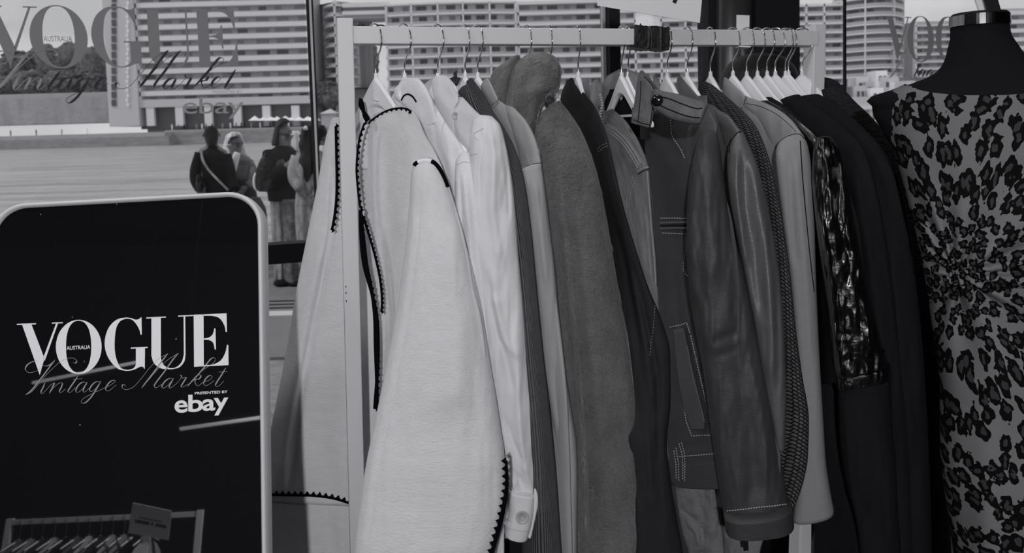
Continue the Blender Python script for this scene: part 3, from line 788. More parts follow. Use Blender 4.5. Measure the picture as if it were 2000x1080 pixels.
# bridge between the two blocks
br = thing('sky_bridge', 'flat roofed bridge joining the rounded block and the corner block', 'bridge', tuple(at(715, 45, 226)))
for (nm, y0, y1, m, z) in (('roof', 6, 12, far_slab, 225), ('glazing', 12, 22, far_glass, 226.5), ('floor_band', 22, 27, far_slab, 225), ('soffit', 27, 35, far_mid, 226)):
    a = at(668, y0, z); b = at(758, y1, z); MB().box((a[0], z, b[2]), (b[0], z+9, a[2])).build(nm, m, br)
t5, _ = block('banded apartment block seen between the black frames under the card', 1190, 1392, 10, 240, 226, 19.5, 5, bays=7, dark=0.5, slab_h=0.9, railh=0.5, fins=4, wall=far_pale)
t6, _ = block('grey banded block left of the right hand window joint', 1536, 1650, 6, 190, 230, 17.5, 6, bays=5, dark=0.3, slab_h=0.6, railh=0.7, fins=3)
t7, _ = block('curved glass tower behind the right hand window lettering', 1650, 1796, -60, 150, 262, 16.8, 7, bays=7, curve=10, dark=0.25, slab_h=0.45, railh=1.1, fins=3, wall=far_glass, rail=far_rail, set_back=1.2)
t8, _ = block('low grey block behind the mannequin shoulder', 1788, 1872, 40, 150, 268, 14, 8, bays=4, dark=0.2, slab_h=0.4, railh=0.6, fins=1)
t9, _ = block('pale stepped block right of the mannequin neck', 1935, 2100, 14, 200, 262, 17, 9, bays=5, dark=0.3, slab_h=1.3, railh=0.0, fins=1)
t10, _ = block('wide low white terrace with a row of square windows', 1640, 1800, 188, 240, 214, 27, 10, bays=10, dark=0.9, slab_h=0.9, railh=0, fins=0, wall=far_pale, set_back=0.4, name='terrace_building')
HW = [(1652, 172, 30), (1672, 152, 24), (1690, 160, 26), (1711, 138, 22), (1722, 150, 34), (1742, 160, 30), (1668, 168, 22), (1700, 172, 26), (1762, 158, 26)]
for i, (x, y, ww) in enumerate(HW):
    Z = 240 - i*1.5; a = at(x, y, Z); b = at(x+ww, y, Z); zb_ = 1.2
    h = thing('house', 'small white cube house on the far slope, %s' % ['left of the window joint', 'behind the window joint', 'just right of the joint', 'narrow and highest of its cluster', 'widest of the cluster', 'rightmost but one', 'low one beside the joint', 'low one in the middle of the cluster', 'rightmost of the cluster'][i], 'house', ((a[0]+b[0])/2, Z, zb_), 'white houses on the far slope')
    MB().box((a[0], Z, zb_), (b[0], Z+6, a[2])).build('wall', roof_white if i % 2 else far_pale, h)
    for j in range(2):
        u = a[0] + (b[0]-a[0])*(0.25+0.4*j); MB().box((u, Z-0.05, a[2]-3.2), (u+0.9, Z+0.3, a[2]-1.6)).build('window', far_glass2, h)

# white parasols on the far quay
for i in range(9):
    x = 498 + i*14.2 + (i*37 % 5); c = at(x, 236, FY+6); r = 1.9 + (i % 3)*0.15
    u = thing('parasol', 'white parasol on the far quay, number %s from the left of the row' % ['one','two','three','four','five','six','seven','eight','nine'][i], 'parasol', (c[0], FY+6, DECK), 'white parasols on the far quay')
    mb = MB(); n = 10
    top = (c[0], FY+6, at(x, 226 + (i*7 % 4), FY+6)[2]); vs = [top]; z = at(x, 235.5, FY+6)[2]
    vs += [(c[0]+r*math.cos(2*PI*k/n), FY+6+r*math.sin(2*PI*k/n), z) for k in range(n)] + [(c[0], FY+6, z+0.2)]
    mb.add(vs, [(0, 1+k, 1+(k+1) % n) for k in range(n)] + [(n+1, 1+(k+1) % n, 1+k) for k in range(n)])
    mb.build('canopy', roof_white, u)
    MB().tube([(c[0], FY+6, u.location.z), (c[0], FY+6, z+0.1)], 0.05, 6).build('pole', far_dark, u)
hut = thing('kiosk', 'small pale kiosk with pitched roof on the far quay', 'kiosk', (at(642, 244, FY+4)[0], FY+4, DECK))
a = at(627, 222, FY+4); b = at(656, 246, FY+4); MB().box((a[0], FY+4, DECK), (b[0], FY+8, a[2])).build('wall', far_mid, hut)
mb = MB(); c = at(642, 212, FY+4); mb.add([(a[0]-.4, FY+3.6, a[2]), (b[0]+.4, FY+3.6, a[2]), (b[0]+.4, FY+8.4, a[2]), (a[0]-.4, FY+8.4, a[2]), (c[0], FY+6, c[2])], [(0,1,4),(1,2,4),(2,3,4),(3,0,4),(0,3,2,1)]); mb.build('roof', far_pale, hut)
# strollers on the far quay, a few pixels each
rnd = random.Random(5); pm = [cloth_white, cloth_grey, cloth_black, cloth_dark, cloth_print_light]
for i in range(26):
    x = 335 + i*11.3 + rnd.uniform(-4, 4) if i < 22 else 20 + (i-22)*50
    Z = FY + 3.2 + rnd.uniform(0, 2); zb_ = DECK if i < 22 else PROM; X = at(x, 248, Z)[0]; mb = MB()
    mb.rings([[(X+rx*math.cos(a), Z+0.15*math.sin(a)*rx/0.25, zb_+z) for a in np.linspace(0, 2*PI, 8, endpoint=False)] for z, rx in ((0,.12),(.45,.16),(.85,.2),(1.1,.17),(1.35,.25),(1.46,.1),(1.5,.07))])
    mb.ball((X, Z, zb_+1.62), (0.1, 0.11, 0.13), 8, 6)
    tag(mb.build('person', pm[i % 5], smooth=True), 'tiny distant person standing on the far quay', 'person', 'people strolling on the far quay')

# ------------------------------------------------------------------ lettering artwork, drawn once in sign units
# artwork units: zoomed pixels of the sign (1 sign pixel = 4.545)
def arc(cx, cy, rx, ry, a0, a1, n=24, p=1.0):
    out = []
    for i in range(n+1):
        a = math.radians(a0 + (a1-a0)*i/n); c, s = math.cos(a), math.sin(a)
        out.append((cx + rx*math.copysign(abs(c)**p, c), cy - ry*math.copysign(abs(s)**p, s)))
    return out
def sm(pts, n=30): return [tuple(q) for q in smooth_path(pts, n)]
LET = {}
LET['V'] = [[(58,147),(228,142),(228,153),(58,158)], [(105,155),(188,152),(304,455),(262,602)], [(408,140),(425,140),(306,478),(292,452)], [(370,136),(467,132),(467,142),(370,146)]]
O_out = arc(608, 352, 203, 240, 0, 360, 64); O_in = arc(607, 350, 112, 230, 0, 360, 64, 0.86)
LET['G'] = [ [(1028,91)] + sm([(1028,91),(1075,97),(1110,110),(1140,106),(1165,86)],12) + [(1168,245),(1156,243)] + sm([(1156,243),(1146,200),(1115,145),(1075,108),(1028,101)],16)
             + sm([(1028,101),(975,125),(940,190),(927,300),(930,400),(950,480),(985,540),(1035,556)],30) + sm([(1035,556),(1075,550),(1100,535),(1115,510)],8) + [(1115,365),(1196,362),(1194,552)]
             + sm([(1194,552),(1178,530),(1150,530),(1110,550),(1070,562),(1030,565)],16) + sm([(1030,565),(960,548),(890,480),(850,400),(838,320),(850,240),(885,165),(950,108),(1028,91)],40)[:-1],
             [(1070,358),(1220,350),(1220,362),(1070,369)] ]
LET['U'] = [[(1208,90),(1382,82),(1382,92),(1208,101)],
            [(1253,95),(1337,92)] + [(1337,420)] + sm([(1337,420),(1342,470),(1370,520),(1425,541),(1480,528),(1522,485),(1541,420)],24) + [(1539,80),(1553,80)] + sm([(1556,420),(1545,480),(1505,530),(1450,548),(1400,550),(1330,540),(1275,495),(1253,430)],30),
            [(1490,74),(1625,68),(1625,78),(1490,84)]]
LET['E'] = [[(1628,66),(1716,64),(1718,525),(1632,529)],
            [(1700,64),(1920,54),(1924,220),(1913,220)] + sm([(1913,220),(1900,160),(1860,100),(1800,78),(1716,76)],20),
            [(1715,278)] + sm([(1715,278),(1765,268),(1797,240),(1812,188)],12) + [(1822,188),(1826,376),(1816,376)] + sm([(1816,376),(1800,315),(1765,292),(1715,289)],12),
            [(1715,515)] + sm([(1715,515),(1800,508),(1870,470),(1910,400),(1924,333)],18) + [(1936,333),(1938,514),(1700,526)]]
SCRIPT = [  # pen strokes
 [(398,466),(372,500),(330,556),(262,646),(190,735),(135,778)], [(135,778),(190,750),(260,672),(320,600),(380,540),(440,488),(505,455),(560,452),(590,476),(578,496),(558,488)],
 [(398,466),(350,512),(300,520),(262,490),(210,480),(155,508),(134,550),(165,580),(225,570),(275,540)],
 [(310,668),(290,715),(272,752),(282,768),(318,735),(352,695)], [(388,624),(398,632)],
 [(352,695),(392,672),(370,720),(348,766)], [(348,766),(385,715),(430,676),(462,672),(456,705),(436,745),(450,758),(490,725)],
 [(602,610),(565,665),(520,730),(514,752),(540,752),(578,712)], [(560,642),(642,634)],
 [(672,668),(640,666),(604,694),(582,738),(596,756),(634,732),(676,676)], [(684,664),(660,706),(646,742),(662,752),(704,716)],
 [(796,664),(762,662),(726,690),(704,730),(718,748),(756,722),(798,668)], [(806,658),(764,728),(716,800),(662,850),(632,846),(640,818),(690,786),(760,752),(830,720)],
 [(830,720),(888,692),(932,660),(920,648),(886,662),(852,706),(850,736),(878,740),(940,690)],
 [(1024,704),(1014,686),(994,694),(1000,722),(1040,730),(1096,706),(1160,636),(1240,536),(1320,456),(1400,411)],
 [(1400,411),(1352,470),(1280,570),(1210,660),(1166,718)], [(1166,718),(1220,655),(1310,550),(1400,466),(1494,407)], [(1494,407),(1440,470),(1370,570),(1300,660),(1278,700),(1296,714),(1345,684)],
 [(1440,634),(1408,634),(1370,662),(1346,704),(1360,718),(1400,692),(1442,642)], [(1450,630),(1424,676),(1410,708),(1426,716),(1478,676)],
 [(1478,676),(1524,618),(1510,602),(1530,628),(1562,622),(1536,668),(1516,704),(1540,706),(1580,680)],
 [(1580,690),(1650,610),(1730,545),(1790,505),(1822,468),(1806,448),(1774,466),(1710,548),(1640,630),(1572,704)], [(1620,650),(1668,604),(1694,606),(1676,636),(1640,646),(1650,690),(1676,694),(1706,668)],
 [(1706,668),(1764,648),(1792,616),(1770,606),(1736,634),(1716,674),(1732,696),(1772,680),(1810,650)],
 [(1914,536),(1876,600),(1832,668),(1822,696),(1846,702),(1894,658)], [(1852,576),(1928,570)],
]
# straighten the artwork: a 0..1 across, b down in the same unit as letter height 1
def art(X, Y):
    a = (X - 58) / (1938 - 58); y = Y - (150 - 0.050 * (X - 58)); return a, y / 455.0
def stroke_poly(pts, thin, thick, n=34):
    P = smooth_path(pts, n); T = np.gradient(P, axis=0); T /= np.linalg.norm(T, axis=1)[:, None] + 1e-9
    # broad on strokes drawn down to the left
    k = np.clip(T @ np.array([-0.55, 0.83]), 0, 1) ** 3
    e = np.minimum(1, np.minimum(np.arange(n), np.arange(n)[::-1]) / 4.0)
    w_ = thin + (thick - thin) * k * e; nn = np.stack([-T[:, 1], T[:, 0]], 1)
    return P + nn * w_[:, None] / 2, P - nn * w_[:, None] / 2

def text_mesh(body, size=1.0, offset=0.0, xs=1.0, space=1.0):
    cu = bpy.data.curves.new('t', 'FONT'); cu.body = body; cu.size = size; cu.offset = offset; cu.space_character = space; cu.resolution_u = 4
    o = bpy.data.objects.new('t', cu); COL.objects.link(o); bpy.context.view_layer.update()
    me = o.to_mesh(); v = [(p.co.x, p.co.y) for p in me.vertices]; f = [tuple(p.vertices) for p in me.polygons]
    o.to_mesh_clear(); bpy.data.objects.remove(o); bpy.data.curves.remove(cu)
    v = np.array(v); v -= v.min(0); v[:, 0] /= v[:, 0].max(); h = v[:, 1].max(); v[:, 1] /= h
    return v, f

def lettering(mapf, parent, m_let, m_script, script_w=(4, 13), only=None, maker=None):
    """mapf(X, Y) -> world point on the carrying plane"""
    def poly(name, polys, m, strips=()):
        mb = MB()
        for p in polys: mb.add([mapf(*q) for q in p], [tuple(range(len(p)))])
        for a, b in strips:
            n = len(a); mb.add([mapf(*q) for q in a] + [mapf(*q) for q in b], [(i, i+1, n+i+1, n+i) for i in range(n-1)])
        return mb.build(name, m, parent)
    for ch in 'VGUE': poly('letter', LET[ch], m_let)
    poly('letter', [], m_let, [(O_out, O_in)])
    st = [stroke_poly(s, *script_w) for s in SCRIPT]
    if maker:
        poly('script_word', [], maker, st[:7]); poly('script_word', [], m_script, st[7:14])
    else: poly('script_word', [], m_script, st[:14])
    poly('script_word', [], m_script, st[14:])
def put_text(body, box, mapf, parent, name, m, offset=0.0, slope=-0.05, space=1.0):
    X0, X1, Yt, Yb = box; v, f = text_mesh(body, offset=offset, space=space); mb = MB()
    mb.add([mapf(X0 + (X1-X0)*x, Yb - (Yb-Yt)*y + slope*(X1-X0)*x) for x, y in v], f)
    return mb.build(name, m, parent)

# ------------------------------------------------------------------ black sign at lower left
ZS = 1.36
Cr = V(512, 372, ZS)                                  # top right corner, before rounding
Br = V(521.5, 1085, ZS - 0.125); e_down = (Br - Cr)
# top-left corner: distance along the ray chosen so that the sign is a true rectangle
def tl(Z): return V(-16, 400.5, Z)
lo, hi = 1.0, 1.7
for _ in range(60):
    m_ = (lo + hi) / 2
    if (tl(m_) - Cr).dot(e_down) * (tl(lo) - Cr).dot(e_down) <= 0: hi = m_
    else: lo = m_
Cl = tl(lo); ex = (Cr - Cl).normalized(); ey = -e_down.normalized(); ey = (ey - ex * ey.dot(ex)).normalized(); en = ex.cross(ey)
if en.dot(Vector(CEN) - Cr) < 0: en = -en
SW = (Cr - Cl).length; SH = (Cr.z + 0.0) / abs(ey.z) - 0.06
print('SIGN', 'Zleft', lo, 'width', SW, 'tilt', math.degrees(math.asin(en.z)), 'normal', tuple(en))
sign = thing('light_box_sign', 'black glossy sign with rounded pale frame and white VOGUE Vintage Market lettering', 'sign', tuple(Cl + ex*SW/2 - ey*SH))
def SP(s, d, o=0.0): return Cl + ex * s - ey * d + en * o        # s across, d down from the top edge
def rrect(w_, h_, r, x0=0, y0=0, n=10):
    pts = []
    for cx, cy, a0 in ((x0+w_-r, y0+r, 90), (x0+r, y0+r, 180), (x0+r, y0+h_-r, 270), (x0+w_-r, y0+h_-r, 0)):
        for i in range(n+1):
            a = math.radians(a0 - 90*0 + 90*i/n) if True else 0
            pts.append((cx + r*math.cos(a), cy - r*math.sin(a)))
    return pts
def frame_loop(inset, r): return rrect(SW-2*inset, SH-2*inset, r, inset, inset)
# order corners consistently: TR(0..90) TL(90..180) BL(180..270) BR(270..360)
def rr2(inset, r, n=10):
    x0, y0, x1, y1 = inset, inset, SW-inset, SH-inset; pts = []
    for cx, cy, a0 in ((x1-r, y0+r, 0), (x0+r, y0+r, 90), (x0+r, y1-r, 180), (x1-r, y1-r, 270)):
        for i in range(n+1):
            a = math.radians(a0 + 90*i/n); pts.append((cx + r*math.cos(a), cy - r*math.sin(a)))
    return pts
R0 = 0.060
loops = [[SP(x, y, o) for x, y in rr2(i, R0 - i*0.8)] for i, o in ((0.003, -0.045), (0.0, -0.02), (0.0, 0.004), (0.002, 0.007), (0.0045, 0.007), (0.0068, 0.004), (0.0085, 0.0005), (0.0085, -0.004))]
mb = MB(); mb.rings(loops, cap=False); mb.build('frame', sign_frame_mat, sign, smooth=True)
mb = MB(); lp = [SP(x, y, 0.0) for x, y in rr2(0.008, R0 - 0.007)]; lb = [SP(x, y, -0.04) for x, y in rr2(0.004, R0 - 0.004)]
n = len(lp); mb.add(lp + lb, [tuple(range(n)), tuple(range(n, 2*n))[::-1]] + [(i, (i+1) % n, n+(i+1) % n, n+i) for i in range(n)])
mb.build('glass_panel', sign_glass_mat, sign)
MB().beam(SP(SW/2, 0.02, -0.05), Vector((SP(SW/2, 0, 0).x + 0.02, SP(SW/2, 0, 0).y + 0.42, 0.02)), 0.03, 0.02).build('rear_strut', black_frame, sign)
def sign_map(X, Y):
    return on_plane(20 + X/4.545, 600 + Y/4.545, Cl, en, 0.0009)
lettering(sign_map, sign, sign_letter, sign_script, (3.0, 11))
put_text('AUSTRALIA', (500, 710, 346, 380), sign_map, sign, 'small_word', sign_letter, 0.012)
put_text('PRESENTED BY', (1638, 1930, 752, 776), sign_map, sign, 'small_word', sign_letter, 0.02)
for ch, box, dy in (('e', (1458, 1575, 828, 940), 0), ('b', (1580, 1712, 778, 932), 0), ('a', (1706, 1820, 818, 922), 0), ('y', (1806, 1936, 806, 962), 0)):
    put_text(ch, (box[0], box[1], box[2], box[3]), sign_map, sign, 'logo_letter', sign_letter, 0.02, slope=-0.04)

# ------------------------------------------------------------------ the same artwork as vinyl on the windows
def win_map(xL, xR, yt, yb, refx):
    s0, s1 = gs(xL), gs(xR); zt_ = on_glass(refx, yt, 0.006).z; zb_ = on_glass(refx, yb, 0.006).z
    def f(X, Y):
        a, b = art(X, Y); return gpt(s0 + a*(s1-s0), zt_ - b*(zt_-zb_), 0.006)
    return f
for (xL, xR, yt, yb, rx, lab) in ((-29, 472, 13, 130, 120, 'large grey VOGUE Vintage Market vinyl lettering on the left window'),
                                  (1724, 1958, 33, 119, 1790, 'smaller VOGUE Vintage Market vinyl lettering on the right window by the mannequin')):
    d = thing('window_lettering', lab, 'lettering', tuple(gpt((gs(xL)+gs(xR))/2, 1.7, 0.006)), 'vinyl lettering on the windows')
    f = win_map(xL, xR, yt, yb, rx)
    lettering(f, d, decal_grey, decal_dark, (4.0, 19), maker=decal_pale)
    put_text('AUSTRALIA', (500, 700, 350, 392), f, d, 'small_word', decal_grey, 0.0)
    if rx < 1000:
        g = lambda X, Y: on_glass(X, Y, 0.006)
        put_text('PRESENTED BY', (415, 472, 177, 182), g, d, 'small_word', decal_pale, 0.0, slope=-0.01)
        put_text('ebay', (357, 476, 190, 233), g, d, 'logo_word', decal_pale, 0.0, slope=-0.01, space=0.92)

# ------------------------------------------------------------------ white clothes rail
RA = V(671, 70.0, 1.50); RB = V(1590, 75.8, 1.75); RB.z = RB.z; rd = (RB - RA).normalized()
rn = Vector((rd.y, -rd.x, 0)).normalized()           # horizontally towards the camera
rack = thing('clothes_rail', 'white painted timber clothes rail with square posts and a full row of hangers', 'clothes rail', (0.2, 1.62, 0))
RS = 0.0335
bevel(MB().beam(RA - rd*0.0, RB, RS, RS, rn).build('top_rail', white_paint, rack), 0.0015)
def post(name, xt, yt, xb, Zt, Zb, wd, dp):
    a = V(xt, yt, Zt); b = V(xb, 1080, Zb); d = (b - a); b2 = a + d * ((a.z - 0.06) / (a.z - b.z))
    return bevel(MB().beam(a, b2, wd, dp, rd).build(name, white_paint, rack), 0.002), b2
o1, f1 = post('post', 673, 37.5, 699, 1.50, 1.50, 0.0305, 0.040)
o2, f2 = post('post', 1592, 51.0, 1562, 1.76, 1.64, 0.030, 0.040)
for f in (f1, f2):
    bevel(MB().beam(Vector((f.x, f.y, 0.03)) - rn*0.24, Vector((f.x, f.y, 0.03)) + rn*0.24, 0.045, 0.06, Vector((0, 0, 1))).build('foot', white_paint, rack), 0.003)
bevel(MB().beam(f1 + Vector((0, 0, 0.05)), f2 + Vector((0, 0, 0.05)), 0.03, 0.04, rn).build('lower_rail', white_paint, rack), 0.002)
for y in (560, 572, 588):   # small drill marks on the left post
    MB().ball(on_plane(675.5 + (y-560)*0.03, y, RA + rn*0.0205, rn), (0.0009, 0.0006, 0.0022), 6, 5).build('peg_hole', ink, rack)
for x0, x1 in ((697, 713), (736, 751)):
    a = V(x0, 51.5, 1.505); b = V(x1, 51.5, 1.51)
    MB().tube([a, a*0.75+b*0.25+Vector((0,0,.0022)), a*0.25+b*0.75+Vector((0,0,.0022)), b], 0.0016, 8).build('cable_tie', black_tape, rack, smooth=True)

def rail_at(px):
    lo, hi = -0.2, 1.2
    for _ in range(40):
        m_ = (lo + hi) / 2; x = proj(RA + (RB - RA) * m_)[0]
        if x < px: lo = m_
        else: hi = m_
    return RA + (RB - RA) * lo

HK = [733, 790, 856, 910, 935, 1032, 1077, 1134, 1220, 1233, 1310, 1350, 1396, 1440, 1467, 1488, 1507, 1523, 1543, 1549, 1575]
NK = [(735,145),(791,145),(852,143),(900,143),(930,140),(1022,117),(1074,117),(1126,139),(1219,136),(1230,139),(1298,144),(1343,145),(1389,143),(1430,143),(1456,145),(1481,145),(1498,144),(1516,148),(1535,148),(1543,148),(1569,143)]
NE = [846, 912, 966, 996, 1034, 1120, 1130, 1178, 1236, 1240, 1388, 1436, 1474, 1550, 1580, 1606, 1622, 1668, 1660, 1670, 1735]   # pixel column reached by the near shoulder
YAW = []
ARM = 0.17
LBL = ['behind the blanket-stitched cream cardigan, nearest the left post', 'inside the cream leather jacket', 'inside the cream cotton jacket with the round collar button', 'carrying the charcoal ribbed cardigan',
 'carrying the light grey suede jacket', 'hidden under the back of the shearling collar', 'carrying the shearling coat, wire rising right of the collar', 'with broad white shoulders at the black cotton jacket',
 'with the widest white arch, in the grey denim jacket', 'wire crowding the denim jacket hook, left of the black tape', 'right of the black tape, in the tab-collar leather jacket', 'carrying the satin grey leather jacket',
 'with a white bar below it, in the black woven coat', 'carrying the light grey blazer', 'overlapping broad one just right of the grey blazer', 'third from the blazer in the crowd of black coats', 'in the middle of the crowd of black coats, arm hidden',
 'with a long arm sloping down to the right', 'pressed against the last pair, short white arm', 'directly behind its neighbour, wire almost touching it', 'last before the right post, arm over the black coat']
def RZp(i): return rail_at(HK[i] - 9 * min(1, max(0, (HK[i]-600)/800)))
for i in range(len(HK)):
    H_ = RZp(i); best = None
    for q in range(0, 160):
        a = math.radians(q * 0.5 - 10); P_ = H_ + Vector((math.sin(a), -math.cos(a), -0.17)) * 1.0 * 1.0
        P_ = H_ + Vector((math.sin(a)*ARM, -math.cos(a)*ARM, -0.17)); x = float(proj(P_)[0])
        if best is None or abs(x - NE[i]) < best[0]: best = (abs(x - NE[i]), q * 0.5 - 10)
    YAW.append(best[1])
YAW[8] = 17.0; YAW[9] = 14.0
def planeZ(i, px, py):
    H_ = RZp(i); a = math.radians(YAW[i]); dx, dy = math.sin(a), -math.cos(a)
    r = rays(px, py); k = r[..., 0] / r[..., 1]
    den = dx - k * dy
    s = np.where(np.abs(den) < 1e-3, 0, (k * H_.y - H_.x) / np.where(np.abs(den) < 1e-3, 1, den))
    return H_.y + dy * np.clip(s, -0.23, 0.27)
def hanger_dir(i): a = math.radians(YAW[i]); return Vector((math.sin(a), -math.cos(a), 0))
hook_c = [(0, -0.001), (0.0, 0.022), (0.004, 0.034), (0.016, 0.050), (0.0215, 0.062), (0.0225, 0.073), (0.020, 0.088), (0.012, 0.099), (0.0, 0.1035), (-0.012, 0.101), (-0.021, 0.092), (-0.025, 0.080)]
HB = [(0.0, 0.004, -0.060), (0.008, -0.003, -0.060), (0.02, -0.015, -0.063), (0.035, -0.031, -0.072), (0.055, -0.052, -0.090), (0.08, -0.077, -0.113), (0.11, -0.102, -0.135), (0.14, -0.123, -0.150), (0.165, -0.140, -0.160), (0.17, -0.147, -0.158)]
def hanger_meshes():
    mb = MB(); P = smooth_path([(x, 0, z) for x, z in hook_c], 30); mb.tube([Vector(p) for p in P], 0.0015, 8)
    hook = mb
    body = MB(); secs = []
    for s_ in range(-1, 2, 2): pass
    full = [(-x, a, b) for x, a, b in HB[::-1][:-1]] + HB
    vs = []; fs = []; T = 0.005
    prof = [(0, 0), (1, 0.12), (1, 0.88), (0, 1), (-1, 0.88), (-1, 0.12)]
    for x, zt_, zb_ in full:
        th = T * (1.25 - 0.6 * abs(x) / 0.17)
        for py, f in prof: vs.append((x, py * th, zt_ + (zb_ - zt_) * f))
    k = len(prof)
    for i in range(len(full) - 1):
        for j in range(k): fs.append((i*k+j, i*k+(j+1) % k, (i+1)*k+(j+1) % k, (i+1)*k+j))
    fs.append(tuple(range(k))[::-1]); fs.append(tuple((len(full)-1)*k+j for j in range(k)))
    body.add(vs, fs)
    collar = MB().tube([(0, 0, 0.008), (0, 0, -0.012)], [0.0035, 0.0055], 10)
    bar = MB().beam(Vector((-0.145, 0, -0.122)), Vector((0.145, 0, -0.122)), 0.007, 0.006, Vector((0, 0, 1)))
    for s_ in (-1, 1): bar.beam(Vector((s_*0.145, 0, -0.108)), Vector((s_*0.145, 0, -0.13)), 0.006, 0.006, Vector((1, 0, 0)))
    return hook, body, collar, bar
hk, bd, cl_, br_ = hanger_meshes()
h0 = thing('hanger', 'x', 'hanger')
hang_parts = [hk.build('hook', chrome, h0, smooth=True, off=False), bd.build('shoulders', hanger_plastic, h0, smooth=False, off=False), cl_.build('neck', hanger_plastic, h0, smooth=True, off=False), br_.build('trouser_bar', hanger_plastic, h0, off=False)]
bevel(hang_parts[1], 0.0015)
HANG = []
barless = hang_parts[3]
for i, (hx, (nx, ny)) in enumerate(zip(HK, NK)):
    if i == 0: h, parts = h0, hang_parts[:3]
    else:
        h = h0.copy(); COL.objects.link(h); parts = []
        for c in hang_parts[:3] + ([hang_parts[3]] if i in (8, 12) else []):
            d = c.copy(); COL.objects.link(d); d.parent = h; parts.append(d)
    dv = hanger_dir(i); rp = RZp(i)
    top = proj(rp)[1]
    # hook height so the hook sits on the rail
    zc = rp.z + RS/2 + 0.0058
    h.location = (rp.x, rp.y, zc - 0.1025)
    h.rotation_euler = (0, 0, math.atan2(dv.y, dv.x))
    if i in (8, 9):
        h.scale = (0.70, 1.0, 1.0)
        for c in parts[1:2] + parts[3:]: c.scale = (1.0, 1.0, 0.70)
    h['label'] = 'white hanger ' + LBL[i]; h['category'] = 'hanger'; h['group'] = 'hangers along the rail'
    HANG.append(h)
bpy.data.objects.remove(barless)
def RZ(px): return rail_at(px).y

# card on top of the rail with frosted tape and black tape
c0 = V(1267, 75, RZ(1267))
cardN = Vector((-0.10, -0.99, 0)).normalized()
cp = V(1267, 40, RZ(1267) - 0.006)
def CP(x, y, o=0.0): return on_plane(x, y, cp, cardN, o)
card = thing('price_card', 'white card standing askew above the rail on taped stalk, only its lower part in view', 'sign', tuple(CP(1267, 60)))
mb = MB(); q = [CP(1166, 11, 0.006), CP(1366.5, 45, 0.006), CP(1382, -120, 0.006), CP(1178, -150, 0.006)]
mb.add([p for p in q] + [p + cardN*0.002 for p in q], [(0,1,2,3),(7,6,5,4),(0,4,5,1),(1,5,6,2),(2,6,7,3),(3,7,4,0)]); mb.build('card', card_mat, card)
mb = MB(); q = [CP(1313, 4, 0.0084), CP(1320, 7.6, 0.0084), CP(1330, -14, 0.0084), CP(1322, -16, 0.0084)]; mb.add(q, [(0,1,2,3)]); mb.build('printed_mark', ink, card)
mb = MB(); rowz = []
for j, y in enumerate((20, 32, 44, 56)):
    rowz.append([CP(1242.5 - j*0.8, y + 2, 0.004), CP(1256, y + 3, 0.0065), CP(1275, y + 5, 0.006), CP(1290 - j*0.6, y + 8, 0.004), CP(1290 - j*0.6, y+8, 0.0015), CP(1242.5-j*0.8, y+2, 0.0015)])
mb.rings(rowz); mb.build('tape_stalk', clear_tape, card)
# black tape wrapped round the rail
tp = thing('black_tape_wrap', 'crumpled black tape wrapped round the rail under the card', 'tape', tuple(c0), None)
mb = MB(); N_ = 26
xs = np.linspace(1232, 1298.5, N_)
for i, x in enumerate(xs): pass
rings_ = []
for i, x in enumerate(xs):
    c = rail_at(x); e = RS/2 + 0.0035 + 0.0003*math.sin(i*1.9) ; e2 = RS/2 + 0.005 + (0.0012 if i in (10, 12, 19) else 0)
    tilt = (i/(N_-1) - 0.5) * -0.0035; notch = 0.006 if abs(i - 11) < 1 else 0
    up = 0.0008 * math.sin(i*0.5)
    r = []
    for sy, sz in ((1, 1), (1.15, 0), (1, -1), (-1, -1), (-1, 1)):
        r.append(c + rn * e2 * sy + Vector((0, 0, sz * (e + 0.004) + tilt - notch*(sz > 0) + up + (0.0006*math.sin(i*1.7) if sz else 0) - 0.002)) + rd * 0.001 * math.sin(i*1.3 + sz*2))
    rings_.append(r)
mb.rings(rings_); o = mb.build('tape_band', black_tape, tp); 
mb = MB(); a = rail_at(1239) + rn*0.024 + Vector((0, 0, 0.020)); mb.tube([a + Vector((0,0,-0.01)), a + rd*0.004, a + rd*0.004 + Vector((0, 0, 0.007))], [0.004, 0.003, 0.001], 6).build('tape_end', black_tape, tp)
# small white tag looped over the rail
tg = thing('paper_tag', 'small pale paper tag looped over the rail before the steel column', 'tag', tuple(rail_at(1450)))
a = V(1438.5, 29, RZ(1450)+0.022); b = V(1464, 30, RZ(1450)+0.022); c = V(1463, 91, RZ(1450)+0.022); d = V(1438, 90, RZ(1450)+0.022)
mb = MB(); bk = Vector((0, 0.0012, 0)); mb.add([a, b, c, d, a+bk, b+bk, c+bk, d+bk], [(0,3,2,1),(4,5,6,7),(0,1,5,4),(1,2,6,5),(2,3,7,6),(3,0,4,7)]); mb.build('slip', card_mat, tg)
a = V(1440, 91.5, RZ(1450)-0.012); b = V(1462, 92.5, RZ(1450)-0.012)
MB().beam(a, b, 0.003, 0.03, Vector((0, 0, 1))).build('fold', card_mat, tg)

# ------------------------------------------------------------------ the garments
def garment(name, label, cat, px, Z, group=None):
    p = V(px, 1080, Z); return thing(name, label, cat, (p.x, p.y, max(0.05, p.z)), group)

